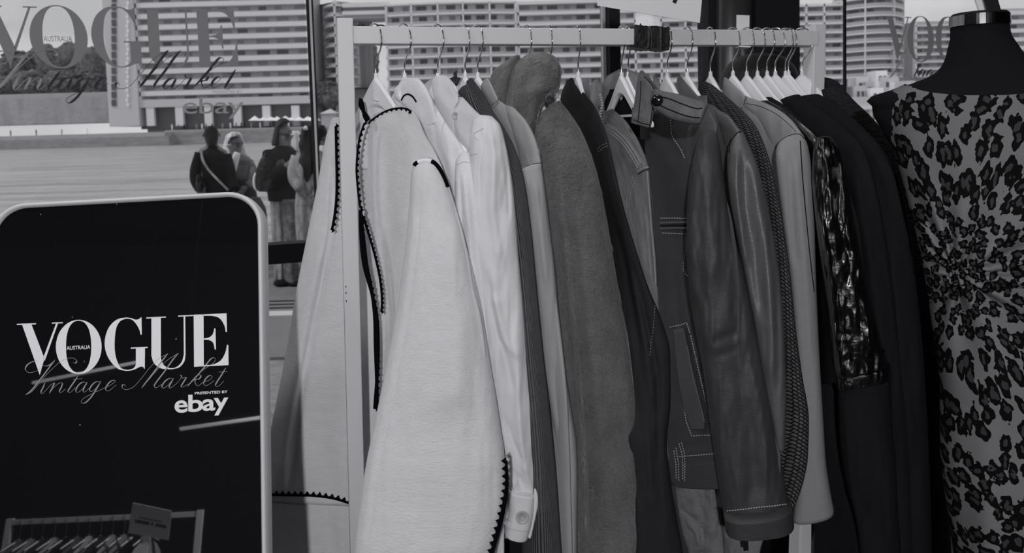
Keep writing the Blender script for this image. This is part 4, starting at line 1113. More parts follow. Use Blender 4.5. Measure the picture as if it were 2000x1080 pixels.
# 1 --- cream blanket-stitched cardigan
g = garment('cardigan', 'cream felted wool cardigan with black blanket-stitched edges, nearest the left post', 'cardigan', 760, 1.3)
far_panel = cloth('front_panel', [(648,232,668,230,1.64,1.60,.012),(636,270,690,262,1.64,1.60,.016),(622,350,712,340,1.645,1.6,.018),(602,450,728,445,1.65,1.6,.02),(580,560,738,560,1.66,1.6,.02),(556,700,742,700,1.67,1.6,.02),(532,820,740,820,1.67,1.6,.02),(516,900,735,900,1.67,1.6,.022),(508,970,735,984,1.67,1.6,.022)], felt, g,
    creases=[([(652,300),(650,440),(620,600),(592,740),(575,860),(564,965)], 7, -0.016), ([(640,440),(600,600),(570,760),(545,960)], 16, 0.012)], wr=(0.002,5,2), nk=140)
hem_band = cloth('hem_band', [(506,972,735,986,1.685,1.62,.018),(506,1030,735,1035,1.685,1.62,.02),(502,1150,735,1150,1.685,1.62,.02),(502,1300,735,1300,1.685,1.62,.02)], felt, g, wr=(0.003,8,1), creases=[([(650,1000),(655,1200)],5,-0.004)])
body = cloth('body', [(728,226,776,206,1.50,1.47,.006),(716,240,806,216,1.50,1.44,.014),(706,262,830,262,1.50,1.41,.018),(698,300,852,300,1.50,1.39,.02),(697,350,872,350,1.50,1.38,.022),(701,420,895,420,1.50,1.36,.022),(708,500,915,500,1.5,1.34,.022),(720,560,925,560,1.5,1.34,.022),(731,620,940,620,1.5,1.33,.022),(736,700,950,700,1.5,1.33,.022),(736,800,955,800,1.5,1.33,.022),(726,900,960,900,1.5,1.33,.022),(716,1000,965,1000,1.5,1.33,.022),(712,1140,965,1140,1.5,1.33,.022)], felt, g, hp=0,
    creases=[([(762,250),(760,330),(768,470),(765,640)], 14, -0.007), ([(800,240),(806,330),(790,470)], 16, 0.006),([(832,300),(838,330),(850,360)],8,-.003)], wr=(0.002,5,1.5), nk=130)
lapel = cloth('front_facing', [(700,330,712,330,1.47,1.475,.004),(704,420,722,420,1.47,1.475,.006),(712,490,742,500,1.47,1.475,.006),(728,570,750,560,1.47,1.475,.006),(737,640,752,640,1.47,1.475,.006),(738,720,750,720,1.47,1.475,.005),(738,810,744,810,1.47,1.475,.004)], felt, g, hp=0, dz=-0.012, nr=70, nk=40, wr=(0,1,1))
sleeve = cloth('sleeve', [(820,309,846,308,1.265,1.265,.010),(808,318,858,322,1.262,1.26,.020),(803,340,868,345,1.26,1.258,.028),(800,390,884,390,1.26,1.25,.034),(795,450,903,455,1.255,1.245,.040),(787,520,922,520,1.25,1.24,.044),(776,600,940,600,1.245,1.235,.046),(761,680,953,680,1.24,1.23,.048),(745,760,966,760,1.235,1.225,.05),(731,830,977,830,1.23,1.22,.05),(718,890,985,890,1.225,1.215,.052),(708,950,986,950,1.22,1.21,.052),(700,1010,976,1010,1.215,1.205,.054),(694,1060,964,1060,1.21,1.2,.054),(688,1120,952,1120,1.21,1.2,.054)], felt, g, hs=0,
    creases=[([(812,330),(806,450),(788,600),(757,760),(730,890),(705,1070)], 5, 0.004), ([(822,330),(817,450),(800,600),(770,760),(742,890),(716,1070)], 4, -0.003), ([(880,420),(890,600),(880,800)], 30, 0.008)], wr=(0.0025,6,2), nk=150)
# satin seam band and black tape on the shoulder
mbs = []
for nm, a, b, m, r in (('seam_tape',(810,331),(816,318),black_yarn,1),('seam_tape',(816,318),(843,317),felt_band,1),('seam_tape',(843,317),(873,356),black_yarn,1)):
    P = smooth_path([(806,334),(812,320),(828,314),(846,317),(858,330),(868,350),(876,372)], 80)
    sel = [p for p in P if (a[0]-1 <= p[0] <= b[0]+1)]
    A1 = [hit([sleeve], x, y, 0.0012) or hit([sleeve], x-4, y+8, 0.0012) for x, y in sel]; pts = [q[0] for q in A1 if q]
    if len(pts) > 2: MB().tube(pts, 0.0045 if m is felt_band else 0.0042, 8).build(nm, m, g, smooth=True)
whip('blanket_stitch', [body], [(722,238),(741,224),(762,214),(785,211),(800,215),(806,224)], black_yarn, g, 10, 7, 1, off=0.001, fat=1.2)
Zb = lambda x, y: 1.465
whip('blanket_stitch', [], [(705,193),(706,206),(712,222),(720,240)], black_yarn, g, 5, 6, 1, Z=lambda x, y: 1.49, fat=3.2)
whip('blanket_stitch', [], [(712,240),(703,266),(698,300),(696,335),(700,380),(704,410)], black_yarn, g, 12, -6, 1, Z=lambda x, y: 1.474, fat=1.2)
whip('blanket_stitch', [], [(704,410),(708,470),(714,520),(726,570),(734,620),(736,680),(736,740),(734,808)], black_yarn, g, 13, -7, 1, Z=lambda x, y: 1.462, fat=3.4)
whip('blanket_stitch', [], [(710,425),(724,470),(735,510),(743,550),(746,585),(745,615)], black_yarn, g, 9, -5, 1, Z=lambda x, y: 1.462, fat=1.5)
whip('blanket_stitch', [], [(656,246),(657,300),(658,350),(657,390),(653,425),(648,450)], black_yarn, g, 12, -7, 1, Z=lambda x, y: 1.575, fat=1.8)
whip('blanket_stitch', [far_panel], [(516,966),(560,967),(610,968),(650,973),(680,982),(700,988)], black_yarn, g, 12, -9, 1, off=0.002, fat=1.6)
whip('blanket_stitch', [], [(989,900),(990,950),(982,1000),(972,1040),(962,1075),(955,1110)], black_yarn, g, 15, 11, 1, Z=lambda x, y: 1.218, fat=2.2)
cloth('neck_lining', [(722,196,735,196,1.53,1.5,.004),(712,212,770,205,1.54,1.5,.008),(706,232,790,215,1.54,1.5,.01),(702,270,800,260,1.54,1.5,.012),(702,330,800,330,1.54,1.5,.012)], felt, g, nr=30, nk=40)

# 2 --- cream leather jacket with soft collar
g = garment('jacket', 'cream soft leather jacket with pale shoulder seam, between the cardigan and the cotton jacket', 'jacket', 860, 1.36)
body = cloth('body', [(788,196,828,172,1.52,1.5,.01),(786,215,850,205,1.5,1.44,.016),(800,250,872,240,1.48,1.42,.02),(815,300,905,292,1.46,1.40,.022),(830,370,928,370,1.45,1.385,.022),(840,450,944,450,1.45,1.38,.022),(850,560,955,560,1.45,1.38,.022),(860,700,968,700,1.45,1.38,.022),(870,900,985,900,1.45,1.38,.022),(870,1120,985,1120,1.45,1.38,.022)], cream_leather, g, hp=1,
    creases=[([(848,235),(856,280),(872,330),(885,400)], 4, -0.004), ([(872,250),(880,330),(892,420)], 7, 0.005)], wr=(0.003,6,2))
slv = cloth('sleeve', [(898,300,916,297,1.375,1.37,.01),(890,315,924,318,1.375,1.365,.02),(888,360,936,360,1.37,1.36,.028),(890,430,945,430,1.365,1.355,.03),(895,520,951,520,1.36,1.352,.03),(902,620,961,620,1.36,1.35,.03),(915,740,972,740,1.355,1.347,.03),(930,880,985,880,1.352,1.343,.03),(940,1010,1000,1010,1.35,1.342,.03)], cream_leather, g, hs=1,
    creases=[([(905,330),(915,420),(925,520),(938,640)], 6, 0.006), ([(898,330),(903,440),(915,560),(930,700)], 4, -0.006)], wr=(0.003,6,2))
col = cloth('collar', [(778,166,790,152,1.505,1.50,.006),(769,176,812,152,1.50,1.47,.014),(770,190,826,162,1.50,1.45,.02),(788,205,838,180,1.48,1.44,.022),(806,225,848,205,1.46,1.43,.02),(825,250,856,238,1.45,1.43,.012)], cream_leather, g, hp=1, dz=-0.01, nr=60, creases=[([(786,165),(783,185),(786,200)], 3, -0.008)], wr=(0.002,12,8))
MB().tube([hit([col, body], x, y, 0.001)[0] for x, y in smooth_path([(784,196),(789,187),(797,184),(806,189),(813,199)], 16) if hit([col, body], x, y)], 0.0018, 6).build('loop', black_yarn, g, smooth=True)
for pl in ([(849,240),(857,285),(870,335),(880,370)], [(872,228),(864,250),(862,270)], [(893,322),(905,316),(922,318)]): seam('seam', [body, slv, col], pl, cream_seam, g, 0.8)

# 3 --- cream cotton jacket with cuff
g = garment('jacket', 'cream cotton jacket with ring buttons, gathered shoulder and a buttoned cuff', 'jacket', 990, 1.38)
body = cloth('body', [(846,196,904,190,1.53,1.50,.01),(848,215,935,222,1.50,1.46,.02),(870,250,965,245,1.48,1.44,.022),(890,300,985,300,1.47,1.43,.022),(905,380,1000,380,1.46,1.43,.022),(915,500,1010,500,1.46,1.43,.022),(930,700,1025,700,1.46,1.43,.022),(950,900,1035,900,1.46,1.43,.022),(960,1040,1040,1040,1.46,1.43,.022)], cream_denim, g, hp=2, creases=[([(888,225),(888,250),(894,285)], 4, -0.006)], wr=(0.003,8,3))
col = cloth('collar', [(846,152,872,148,1.52,1.50,.006),(843,162,884,160,1.52,1.48,.012),(846,185,895,178,1.51,1.46,.016),(852,215,896,196,1.49,1.45,.016),(866,240,889,215,1.47,1.445,.012),(880,262,888,250,1.46,1.445,.008),(888,290,891,285,1.455,1.445,.004)], cream_denim, g, hp=2, dz=-0.01, nr=60, wr=(0.0015,12,8))
col2 = cloth('collar_back', [(826,168,850,150,1.56,1.54,.004),(822,178,850,160,1.56,1.53,.008),(830,192,850,185,1.55,1.53,.008),(842,205,850,205,1.54,1.53,.005)], cream_denim, g, hp=2, dz=0.02, nr=30)
slv = cloth('sleeve', [(930,226,962,228,1.40,1.395,.012),(922,240,976,243,1.40,1.39,.024),(917,270,986,275,1.395,1.385,.03),(917,320,996,325,1.39,1.38,.034),(920,390,1005,390,1.385,1.378,.036),(926,470,1011,470,1.38,1.375,.036),(935,550,1018,550,1.378,1.372,.036),(944,630,1025,630,1.375,1.37,.036),(955,720,1034,720,1.372,1.367,.034),(965,790,1042,790,1.37,1.365,.032),(975,860,1046,860,1.368,1.363,.03),(985,915,1047,915,1.366,1.361,.028),(991,950,1044,957,1.365,1.36,.026)], cream_denim, g, hs=2,
    creases=[([(940,250),(942,290),(935,330),(940,400)], 5, -0.004), ([(955,240),(965,300),(962,400),(975,520)], 8, 0.006), ([(980,260),(990,340),(996,430)], 5, -0.004), ([(950,520),(970,640),(990,700),(1000,760)], 8, -0.008), ([(962,560),(985,650),(1010,690)], 9, 0.008), ([(1010,600),(1012,760),(1020,880),(1035,945)], 8, 0.007), ([(985,800),(1000,850),(1025,900)], 6, -0.006), ([(1000,900),(1015,925),(1020,950)], 4, -0.006),([(992,905),(1004,935),(1008,950)],4,.005)], wr=(0.0035,8,3), nk=130, nr=150)
cuff = cloth('cuff', [(993,952,1046,962,1.352,1.352,.028),(994,985,1044,990,1.352,1.352,.03),(990,1010,1040,1015,1.352,1.352,.03),(985,1036,1031,1045,1.352,1.352,.03)], cream_denim, g, hs=2, nr=40, wr=(0.001,8,3))
cloth('cuff_tab', [(1043,956,1048,956,1.36,1.36,.004),(1042,966,1053,970,1.36,1.36,.006),(1041,990,1051,985,1.36,1.36,.006),(1036,1020,1045,1015,1.36,1.36,.006),(1031,1048,1037,1050,1.36,1.36,.005)], cream_denim, g, hs=2, nr=40, nk=24, wr=(0,1,1))
def button(name, keys, x, y, rpx, m, parent, rim=True):
    h = hit(keys, x, y, 0.001)
    if not h: return
    c, n_ = h; n_ = n_ if n_.dot(Vector(CEN)-c) > 0 else -n_; n_ = (n_ + (Vector(CEN)-c).normalized()).normalized(); r = rpx / F * (c - Vector(CEN)).length
    a = n_.orthogonal().normalized(); b = n_.cross(a); mb = MB()
    prof = [(1.0, 0.0), (1.0, 0.22), (0.88, 0.32), (0.74, 0.2), (0.3, 0.16), (0.28, 0.05), (0.02, 0.05)] if rim else [(1.0, 0.0), (0.98, 0.2), (0.7, 0.42), (0.3, 0.5), (0.02, 0.52)]
    mb.rings([[c + (a*math.cos(t)+b*math.sin(t))*r*q + n_*r*z for t in np.linspace(0, 2*PI, 24, endpoint=False)] for q, z in prof])
    return mb.build(name, m, parent, smooth=True)
button('button', [cuff], 1020, 1010, 11.5, button_pale, cuff)
button('button', [body, col], 890, 226, 7.5, button_pale, g)
for pl in ([(996,963),(1020,968),(1044,970)], [(990,1029),(1010,1036),(1032,1038)], [(930,228),(922,242),(918,262),(920,290)], [(893,200),(887,222),(888,258),(892,282)], [(878,152),(886,172),(900,190)], [(944,250),(926,262),(934,274)], [(906,290),(915,302),(932,300)]):
    seam('seam', [body, col, slv, cuff], pl, cream_seam, g, 0.8)

# 4 --- charcoal ribbed cardigan
g = garment('cardigan', 'charcoal ribbed knit cardigan squeezed between the cream cotton jacket and the suede jacket', 'cardigan', 1060, 1.45)
body = cloth('body', [(896,172,922,152,1.54,1.52,.008),(892,186,942,180,1.53,1.50,.018),(895,210,960,212,1.52,1.48,.024),(925,245,985,250,1.50,1.46,.026),(950,290,1006,290,1.49,1.45,.026),(965,350,1024,350,1.48,1.44,.026),(980,450,1038,450,1.47,1.435,.026),(995,560,1048,560,1.465,1.43,.026),(1005,680,1060,680,1.46,1.43,.026),(1015,800,1074,800,1.455,1.43,.026),(1020,920,1086,920,1.45,1.43,.026),(1020,1080,1097,1080,1.45,1.43,.026),(1020,1180,1104,1180,1.45,1.43,.026)], rib_knit, g, hp=3, creases=[([(1010,420),(1024,520),(1032,640)], 5, -0.004)], wr=(0.0015,8,3))
cloth('collar', [(876,156,890,150,1.58,1.56,.006),(878,166,900,152,1.58,1.56,.01),(886,172,894,166,1.57,1.56,.006)], rib_knit, g, hp=3, dz=-0.01, nr=24, nk=40)

# 5 --- light grey suede jacket
g = garment('jacket', 'light grey suede jacket with pointed collar and long plain sleeve left of the shearling coat', 'jacket', 1110, 1.47)
body = cloth('body', [(940,200,975,196,1.56,1.53,.008),(945,225,1000,215,1.54,1.51,.018),(965,260,1030,258,1.52,1.49,.022),(990,310,1052,310,1.51,1.475,.024),(1010,400,1066,400,1.50,1.47,.024),(1030,560,1085,560,1.49,1.47,.024),(1050,800,1110,800,1.49,1.47,.024),(1070,1120,1120,1120,1.49,1.47,.024)], suede, g, hp=4, wr=(0.002,8,3))
col = cloth('collar', [(944,158,954,154,1.56,1.55,.006),(939,168,962,168,1.55,1.53,.012),(942,184,968,182,1.54,1.52,.014),(952,200,973,195,1.53,1.515,.012),(962,213,968,210,1.52,1.515,.006)], suede, g, hp=4, dz=-0.01, nr=36, nk=60)
slv = cloth('sleeve', [(1014,330,1057,318,1.455,1.45,.022),(1022,360,1063,356,1.452,1.447,.028),(1032,430,1072,430,1.45,1.445,.03),(1042,520,1083,520,1.447,1.442,.03),(1052,620,1092,620,1.445,1.44,.03),(1062,720,1103,720,1.443,1.438,.03),(1075,800,1116,800,1.441,1.436,.03),(1085,870,1126,870,1.44,1.435,.03),(1092,950,1128,950,1.44,1.435,.03),(1098,1040,1127,1040,1.44,1.435,.03),(1100,1150,1127,1150,1.44,1.435,.03)], suede, g, hs=4,
    creases=[([(1045,350),(1058,450),(1068,560)], 6, 0.004), ([(1085,700),(1095,790),(1105,860)], 8, -0.004), ([(1070,836),(1090,832),(1110,826)], 3, -0.002)], wr=(0.003,8,3))
cap = cloth('shoulder_panel', [(985,207,1006,212,1.50,1.498,.010),(988,224,1028,236,1.495,1.485,.02),(1000,260,1045,268,1.49,1.475,.024),(1010,300,1054,296,1.475,1.465,.026),(1015,332,1058,320,1.46,1.452,.026)], suede, g, hp=4, dz=-0.006, nr=60)
seam('seam', [cap, slv], [(1016,331),(1036,322),(1057,318)], stitch_dark, g, 0.8)
dashes('top_stitching', [cap], [(1014,322),(1034,313),(1054,308)], stitch, g, 6, .6, .6); dashes('top_stitching', [col], [(956,207),(964,203),(971,196)], stitch_dark, g, 5, .6, .6)

# 6 --- shearling coat
g = garment('coat', 'brown grey shearling coat with a tall rolled fur collar, centre of the rail', 'coat', 1190, 1.5)
body = cloth('body', [(1030,240,1092,196,1.50,1.47,.012),(1020,262,1112,220,1.50,1.455,.026),(1022,300,1136,258,1.49,1.45,.034),(1035,340,1160,318,1.48,1.445,.04),(1055,400,1178,392,1.475,1.44,.044),(1070,470,1192,470,1.47,1.438,.044),(1082,560,1207,560,1.468,1.436,.044),(1095,660,1226,660,1.466,1.434,.044),(1106,760,1238,760,1.464,1.432,.044),(1116,860,1247,860,1.463,1.43,.044),(1122,960,1256,960,1.462,1.43,.044),(1128,1080,1268,1080,1.46,1.43,.044),(1130,1190,1275,1190,1.46,1.43,.044)], fur_mat, g, hp=5,
    creases=[([(1080,300),(1100,330),(1112,420),(1122,520),(1132,620),(1140,720),(1148,820),(1154,920),(1156,1070)], 8, 0.022), ([(1104,420),(1113,540),(1122,640),(1130,760),(1138,900)], 7, -0.008), ([(1128,400),(1142,560),(1155,700),(1166,900)], 12, -0.006), ([(1195,520),(1215,680),(1230,830),(1245,1000)], 9, 0.007)], wr=(0.004,8,4), nk=150, nr=150)
colb = cloth('collar_back', [(985,122,1012,108,1.58,1.57,.02),(962,142,1018,118,1.58,1.56,.035),(955,165,1012,140,1.58,1.56,.04),(962,195,1000,185,1.56,1.55,.035),(985,225,1008,218,1.54,1.53,.02)], fur_mat, g, hp=5, dz=0.02, nr=60, wr=(0.003,10,6))
colf = cloth('collar', [(1028,108,1066,103,1.47,1.46,.022),(1008,124,1084,112,1.47,1.45,.042),(998,150,1096,138,1.47,1.445,.05),(991,185,1093,168,1.475,1.45,.05),(987,215,1068,190,1.48,1.46,.046),(992,245,1052,225,1.485,1.465,.04),(1005,285,1046,268,1.485,1.465,.03),(1022,325,1046,315,1.48,1.465,.016)], fur_mat, g, hp=5, dz=-0.01, nr=110, creases=[([(1030,150),(1020,200),(1015,260)], 14, -0.008), ([(1062,110),(1066,150),(1050,190)], 14, 0.005)], wr=(0.005,10,7))
def fur_strands(srcs, parent, n, ln=0.011):
    vs = []; fs = []; rng = np.random.RandomState(9)
    for o, cnt in zip(srcs, n):
        me = o.data; v = np.empty(len(me.vertices)*3); me.vertices.foreach_get('co', v); v = v.reshape(-1, 3) + np.array(parent_world(o.parent))
        f = np.array([p.vertices[:] for p in me.polygons if len(p.vertices) == 4]); a = v[f]
        nrm = np.cross(a[:, 1]-a[:, 0], a[:, 3]-a[:, 0]); ar = np.linalg.norm(nrm, axis=1); nrm = nrm / (ar[:, None] + 1e-12)
        cen = a.mean(1); tc_ = CEN - cen; tc_ /= np.linalg.norm(tc_, axis=1)[:, None]; 
        flip = np.sign((nrm * (cen - v.mean(0))).sum(1)); nrm = nrm * 1.0
        w_ = ar * (((nrm*tc_).sum(1) > -0.35))
        if w_.sum() == 0 or ((nrm*tc_).sum(1) * ar).sum() < 0: nrm = -nrm; w_ = ar * (((nrm*tc_).sum(1) > -0.35))
        k = rng.choice(len(f), cnt, p=w_/w_.sum()); r = rng.rand(cnt, 2)
        P = (a[k, 0]*(1-r[:, :1]) + a[k, 1]*r[:, :1])*(1-r[:, 1:]) + (a[k, 3]*(1-r[:, :1]) + a[k, 2]*r[:, :1])*r[:, 1:]
        cl = vnoise(P[:, 0]*70, P[:, 2]*50, P[:, 1]*70); cl2 = vnoise(P[:, 0]*70+9, P[:, 2]*50+5, P[:, 1]*70)
        D = nrm[k]*0.75 + np.array([0, 0, -0.75]) + np.stack([cl*0.55, cl2*0.55, cl*0.2], 1) + rng.randn(cnt, 3)*0.25
        D /= np.linalg.norm(D, axis=1)[:, None]
        S = np.cross(D, tc_[k]); S /= np.linalg.norm(S, axis=1)[:, None] + 1e-9
        l_ = ln * (0.6 + 0.8*rng.rand(cnt))[:, None]; wd = 0.0007
        tri = np.stack([P + S*wd, P - S*wd, P + D*l_], 1).reshape(-1, 3)
        b0 = len(vs); vs += tri.tolist(); fs += [(b0+3*i, b0+3*i+1, b0+3*i+2) for i in range(cnt)]
    return mk('fur_pile', vs, fs, fur_hair, parent, smooth=False)
o = fur_strands([body, colb, colf], g, [80000, 14000, 30000]); tag(o, None, None, None, 'stuff')

# 7 --- washed black cotton jacket
g = garment('jacket', 'washed black cotton jacket hanging between the shearling coat and the grey denim', 'jacket', 1270, 1.58)
body = cloth('body', [(1092,200,1140,180,1.60,1.55,.008),(1100,225,1160,205,1.58,1.53,.018),(1110,260,1180,248,1.57,1.51,.022),(1130,320,1198,318,1.55,1.50,.026),(1160,400,1217,400,1.54,1.495,.028),(1170,480,1240,480,1.535,1.49,.03),(1180,560,1266,560,1.53,1.485,.032),(1190,630,1294,630,1.525,1.48,.034),(1200,690,1309,690,1.52,1.478,.034),(1210,780,1310,780,1.52,1.476,.034),(1225,860,1303,860,1.52,1.475,.034),(1235,950,1312,950,1.52,1.475,.034),(1240,1080,1334,1080,1.52,1.475,.034),(1240,1180,1345,1180,1.52,1.475,.034)], black_cotton, g, hp=7, dz=0.0,
    creases=[([(1195,400),(1225,520),(1245,640),(1255,760)], 6, -0.007), ([(1212,420),(1240,540),(1262,660),(1275,800)], 8, 0.008), ([(1225,470),(1258,600),(1285,720),(1285,900)], 6, -0.007), ([(1240,640),(1262,800),(1275,1000)], 9, 0.006)], wr=(0.004,8,2.5), nk=130)
col = cloth('collar', [(1106,160,1118,152,1.60,1.585,.006),(1098,178,1128,170,1.60,1.57,.012),(1094,198,1140,190,1.59,1.56,.016),(1104,222,1150,208,1.575,1.55,.014),(1120,250,1150,232,1.56,1.545,.008)], black_cotton, g, hp=7, dz=-0.01, nr=50)
colg = cloth('inner_collar', [(1132,160,1150,152,1.63,1.61,.004),(1132,178,1152,172,1.62,1.60,.006),(1140,198,1152,195,1.61,1.60,.004)], denim, g, hp=7, dz=0.02, nr=24, nk=40)
dashes('top_stitching', [body], [(1166,292),(1176,283),(1190,278)], stitch, g, 5, .55, .5); dashes('top_stitching', [body], [(1168,297),(1178,288),(1192,283)], stitch, g, 5, .55, .5)
dashes('top_stitching', [body], [(1280,590),(1276,640),(1268,700)], stitch, g, 6, .5, .35)

# 8 --- grey denim jacket
g = garment('jacket', 'faded grey denim jacket with triple-stitched shoulder seam', 'jacket', 1240, 1.6)
body = cloth('body', [(1160,230,1196,212,1.62,1.58,.012),(1172,250,1222,236,1.60,1.56,.022),(1185,290,1250,282,1.585,1.545,.026),(1200,330,1266,325,1.575,1.535,.028),(1210,380,1273,378,1.57,1.53,.028),(1222,430,1277,430,1.565,1.528,.028),(1235,500,1282,500,1.56,1.526,.028),(1250,560,1286,565,1.56,1.525,.026),(1262,630,1288,630,1.56,1.525,.016)], denim, g, hp=8,
    creases=[([(1215,330),(1225,400),(1240,500)], 6, -0.005), ([(1238,340),(1248,430),(1262,540)], 8, 0.006), ([(1264,380),(1270,470),(1276,560)], 3, -0.004)], wr=(0.003,10,3))
colv = cloth('collar', [(1158,160,1168,154,1.60,1.595,.006),(1146,174,1176,168,1.60,1.585,.014),(1141,195,1178,190,1.60,1.58,.016),(1144,225,1180,215,1.595,1.575,.014),(1160,250,1180,240,1.585,1.57,.01),(1172,262,1180,260,1.58,1.57,.006)], denim, g, hp=8, dz=-0.01, nr=60)
colb = cloth('collar_back', [(1206,137,1228,136,1.69,1.68,.006),(1184,150,1256,146,1.69,1.67,.010),(1174,170,1268,168,1.69,1.67,.012),(1172,196,1262,190,1.68,1.67,.012),(1176,214,1250,210,1.67,1.66,.008)], denim, g, hp=8, dz=0.045, nr=40)
inn = cloth('lining', [(1186,176,1240,165,1.665,1.65,.004),(1180,205,1250,200,1.66,1.64,.006),(1186,235,1250,232,1.655,1.635,.006),(1205,262,1250,262,1.65,1.63,.006),(1225,300,1262,300,1.64,1.62,.004)], black_wool, g, hp=8, dz=0.035, nr=40)
P = smooth_path([(1172,186),(1176,205),(1172,225),(1176,245),(1180,260)], 16)
for i, (x, y) in enumerate(P):
    c = V(x, y, 1.568); MB().ball(c, (0.0042, 0.003, 0.0026), 8, 6).build('gathered_ridge', denim_seam, g, smooth=True)
for dx, dy in ((0,0),(-3.5,4.5),(-6.5,9)):
    dashes('top_stitching', [body], [(1186+dx,240+dy),(1208+dx,254+dy),(1226+dx,272+dy),(1240+dx,292+dy),(1254+dx,316+dy),(1260+dx,325+dy)], stitch, g, 4, .6, .7)
    seam('seam_ridge', [body], [(1184+dx,243+dy),(1206+dx,257+dy),(1224+dx,275+dy),(1238+dx,295+dy),(1252+dx,319+dy)], denim_seam, g, 1.5)
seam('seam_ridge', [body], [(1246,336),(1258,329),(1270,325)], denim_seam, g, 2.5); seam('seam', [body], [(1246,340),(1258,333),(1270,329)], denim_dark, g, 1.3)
dashes('top_stitching', [body], [(1236,346),(1228,370),(1224,392),(1226,410)], stitch, g, 4, .6, .6); dashes('top_stitching', [body], [(1242,346),(1233,372),(1229,394),(1230,410)], stitch, g, 4, .6, .6)
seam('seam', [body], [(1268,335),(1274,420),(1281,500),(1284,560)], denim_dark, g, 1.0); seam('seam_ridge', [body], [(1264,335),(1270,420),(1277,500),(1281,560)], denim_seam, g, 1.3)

# 9 --- dark leather jacket with tab collar and contrast stitching
g = garment('jacket', 'dark brown leather jacket with buttoned tab collar, slanted pocket and pale contrast stitching', 'jacket', 1420, 1.55)
body = cloth('body', [(1244,240,1300,205,1.66,1.60,.012),(1240,262,1345,235,1.66,1.57,.02),(1250,300,1385,290,1.65,1.55,.024),(1262,360,1410,360,1.65,1.53,.026),(1268,430,1430,430,1.65,1.52,.026),(1270,500,1440,500,1.65,1.52,.026),(1272,570,1445,570,1.645,1.52,.026),(1276,640,1445,640,1.64,1.52,.028),(1290,720,1445,720,1.64,1.52,.028),(1298,800,1440,800,1.64,1.52,.028),(1304,870,1430,870,1.64,1.52,.028),(1308,940,1425,943,1.64,1.52,.028)], leather_panel, g, hp=10,
    creases=[([(1318,520),(1310,570),(1302,620)], 6, 0.006), ([(1332,530),(1330,600),(1345,660)], 6, -0.005), ([(1345,560),(1360,640),(1380,720)], 8, 0.006), ([(1320,620),(1316,700),(1322,800)], 8, -0.004), ([(1330,865),(1360,858),(1390,852)], 6, -0.006),([(1330,880),(1360,873),(1390,868)],5,0.004)], wr=(0.003,8,4), nk=150)
slv = cloth('sleeve', [(1372,262,1399,252,1.45,1.447,.012),(1360,285,1405,282,1.45,1.443,.026),(1350,330,1412,330,1.447,1.44,.034),(1343,390,1420,390,1.445,1.436,.04),(1341,450,1434,455,1.443,1.432,.044),(1342,510,1450,515,1.44,1.43,.046),(1347,570,1464,575,1.438,1.428,.048),(1356,630,1478,640,1.436,1.426,.05),(1368,690,1490,700,1.434,1.424,.05),(1378,750,1502,760,1.432,1.422,.05),(1386,810,1512,820,1.43,1.42,.05),(1394,870,1522,875,1.428,1.418,.05),(1402,930,1532,932,1.427,1.417,.05),(1411,985,1541,980,1.426,1.416,.05),(1417,1030,1549,1020,1.425,1.415,.05)], leather, g, hs=10,
    creases=[([(1385,290),(1384,400),(1390,500),(1392,600),(1398,700)], 20.4, 0.0062), ([(1372,300),(1366,420),(1368,520),(1380,640)], 13.6, -0.0037), ([(1412,420),(1432,520),(1446,620),(1452,760)], 17.0, -0.0050), ([(1425,450),(1450,560),(1462,680)], 17.0, 0.0050), ([(1350,570),(1368,630),(1372,700)], 10.2, -0.0043), ([(1385,655),(1415,645),(1445,636)], 8.5, -0.0037), ([(1392,684),(1420,676),(1448,668)], 6.8, -0.0025), ([(1470,700),(1492,820),(1500,930)], 17.0, 0.0050), ([(1440,700),(1470,860),(1480,960)], 20.4, -0.0037), ([(1500,910),(1515,895),(1528,880)], 11.9, -0.0043)], wr=(0.004,7,3), nk=160, nr=150)
cap = cloth('shoulder_panel', [(1352,236,1384,212,1.53,1.51,.010),(1340,262,1398,236,1.51,1.49,.022),(1338,290,1402,252,1.49,1.475,.026),(1336,330,1385,288,1.49,1.475,.022),(1334,372,1356,340,1.49,1.48,.012),(1334,400,1346,385,1.49,1.48,.006)], leather_uvlight, g, hp=10, dz=-0.006, nr=70)
band = cloth('lower_hem', [(1308,902,1425,888,1.625,1.505,.03),(1309,925,1426,922,1.625,1.505,.03),(1311,941,1426,944,1.625,1.505,.03)], leather_panel, g, hp=10, nr=30, nk=120, wr=(0.001,6,3))
cuffb = cloth('sleeve_hem', [(1414.5,1001,1545,988,1.422,1.412,.053),(1417,1018,1549,1006,1.422,1.412,.053),(1419,1032,1551,1023,1.422,1.412,.053)], leather, g, hs=10, nr=30, nk=120, wr=(0.001,6,3))
col = cloth('collar', [(1247,148,1256,146,1.60,1.595,.006),(1244,160,1270,160,1.60,1.575,.012),(1242,180,1283,182,1.595,1.565,.014),(1238,205,1280,205,1.59,1.56,.014),(1234,228,1275,232,1.585,1.56,.014),(1232,240,1270,250,1.585,1.56,.012)], leather_light, g, hs=8, dz=-0.045, nr=60, nk=70)
colr_ = cloth('collar_point', [(1248,142,1256,138,1.64,1.63,.004),(1250,150,1270,152,1.63,1.60,.006),(1262,160,1284,172,1.61,1.59,.006),(1275,178,1290,186,1.60,1.59,.004)], leather_light, g, hs=8, dz=-0.03, nr=30, nk=40)
tab = cloth('collar_tab', [(1273,176,1271,200,1.535,1.535,.004),(1280,174,1276,212,1.53,1.53,.007),(1295,178,1285,217,1.525,1.525,.009),(1318,182,1305,230,1.515,1.515,.011),(1340,188,1328,238,1.505,1.505,.012),(1360,194,1350,242,1.5,1.5,.012),(1380,200,1366,243,1.495,1.495,.011),(1386,204,1368,240,1.495,1.495,.006)], leather_light, g, hs=8, dz=-0.078, nr=90, nk=60, creases=[], hollow=False, wr=(0.001,8,8))
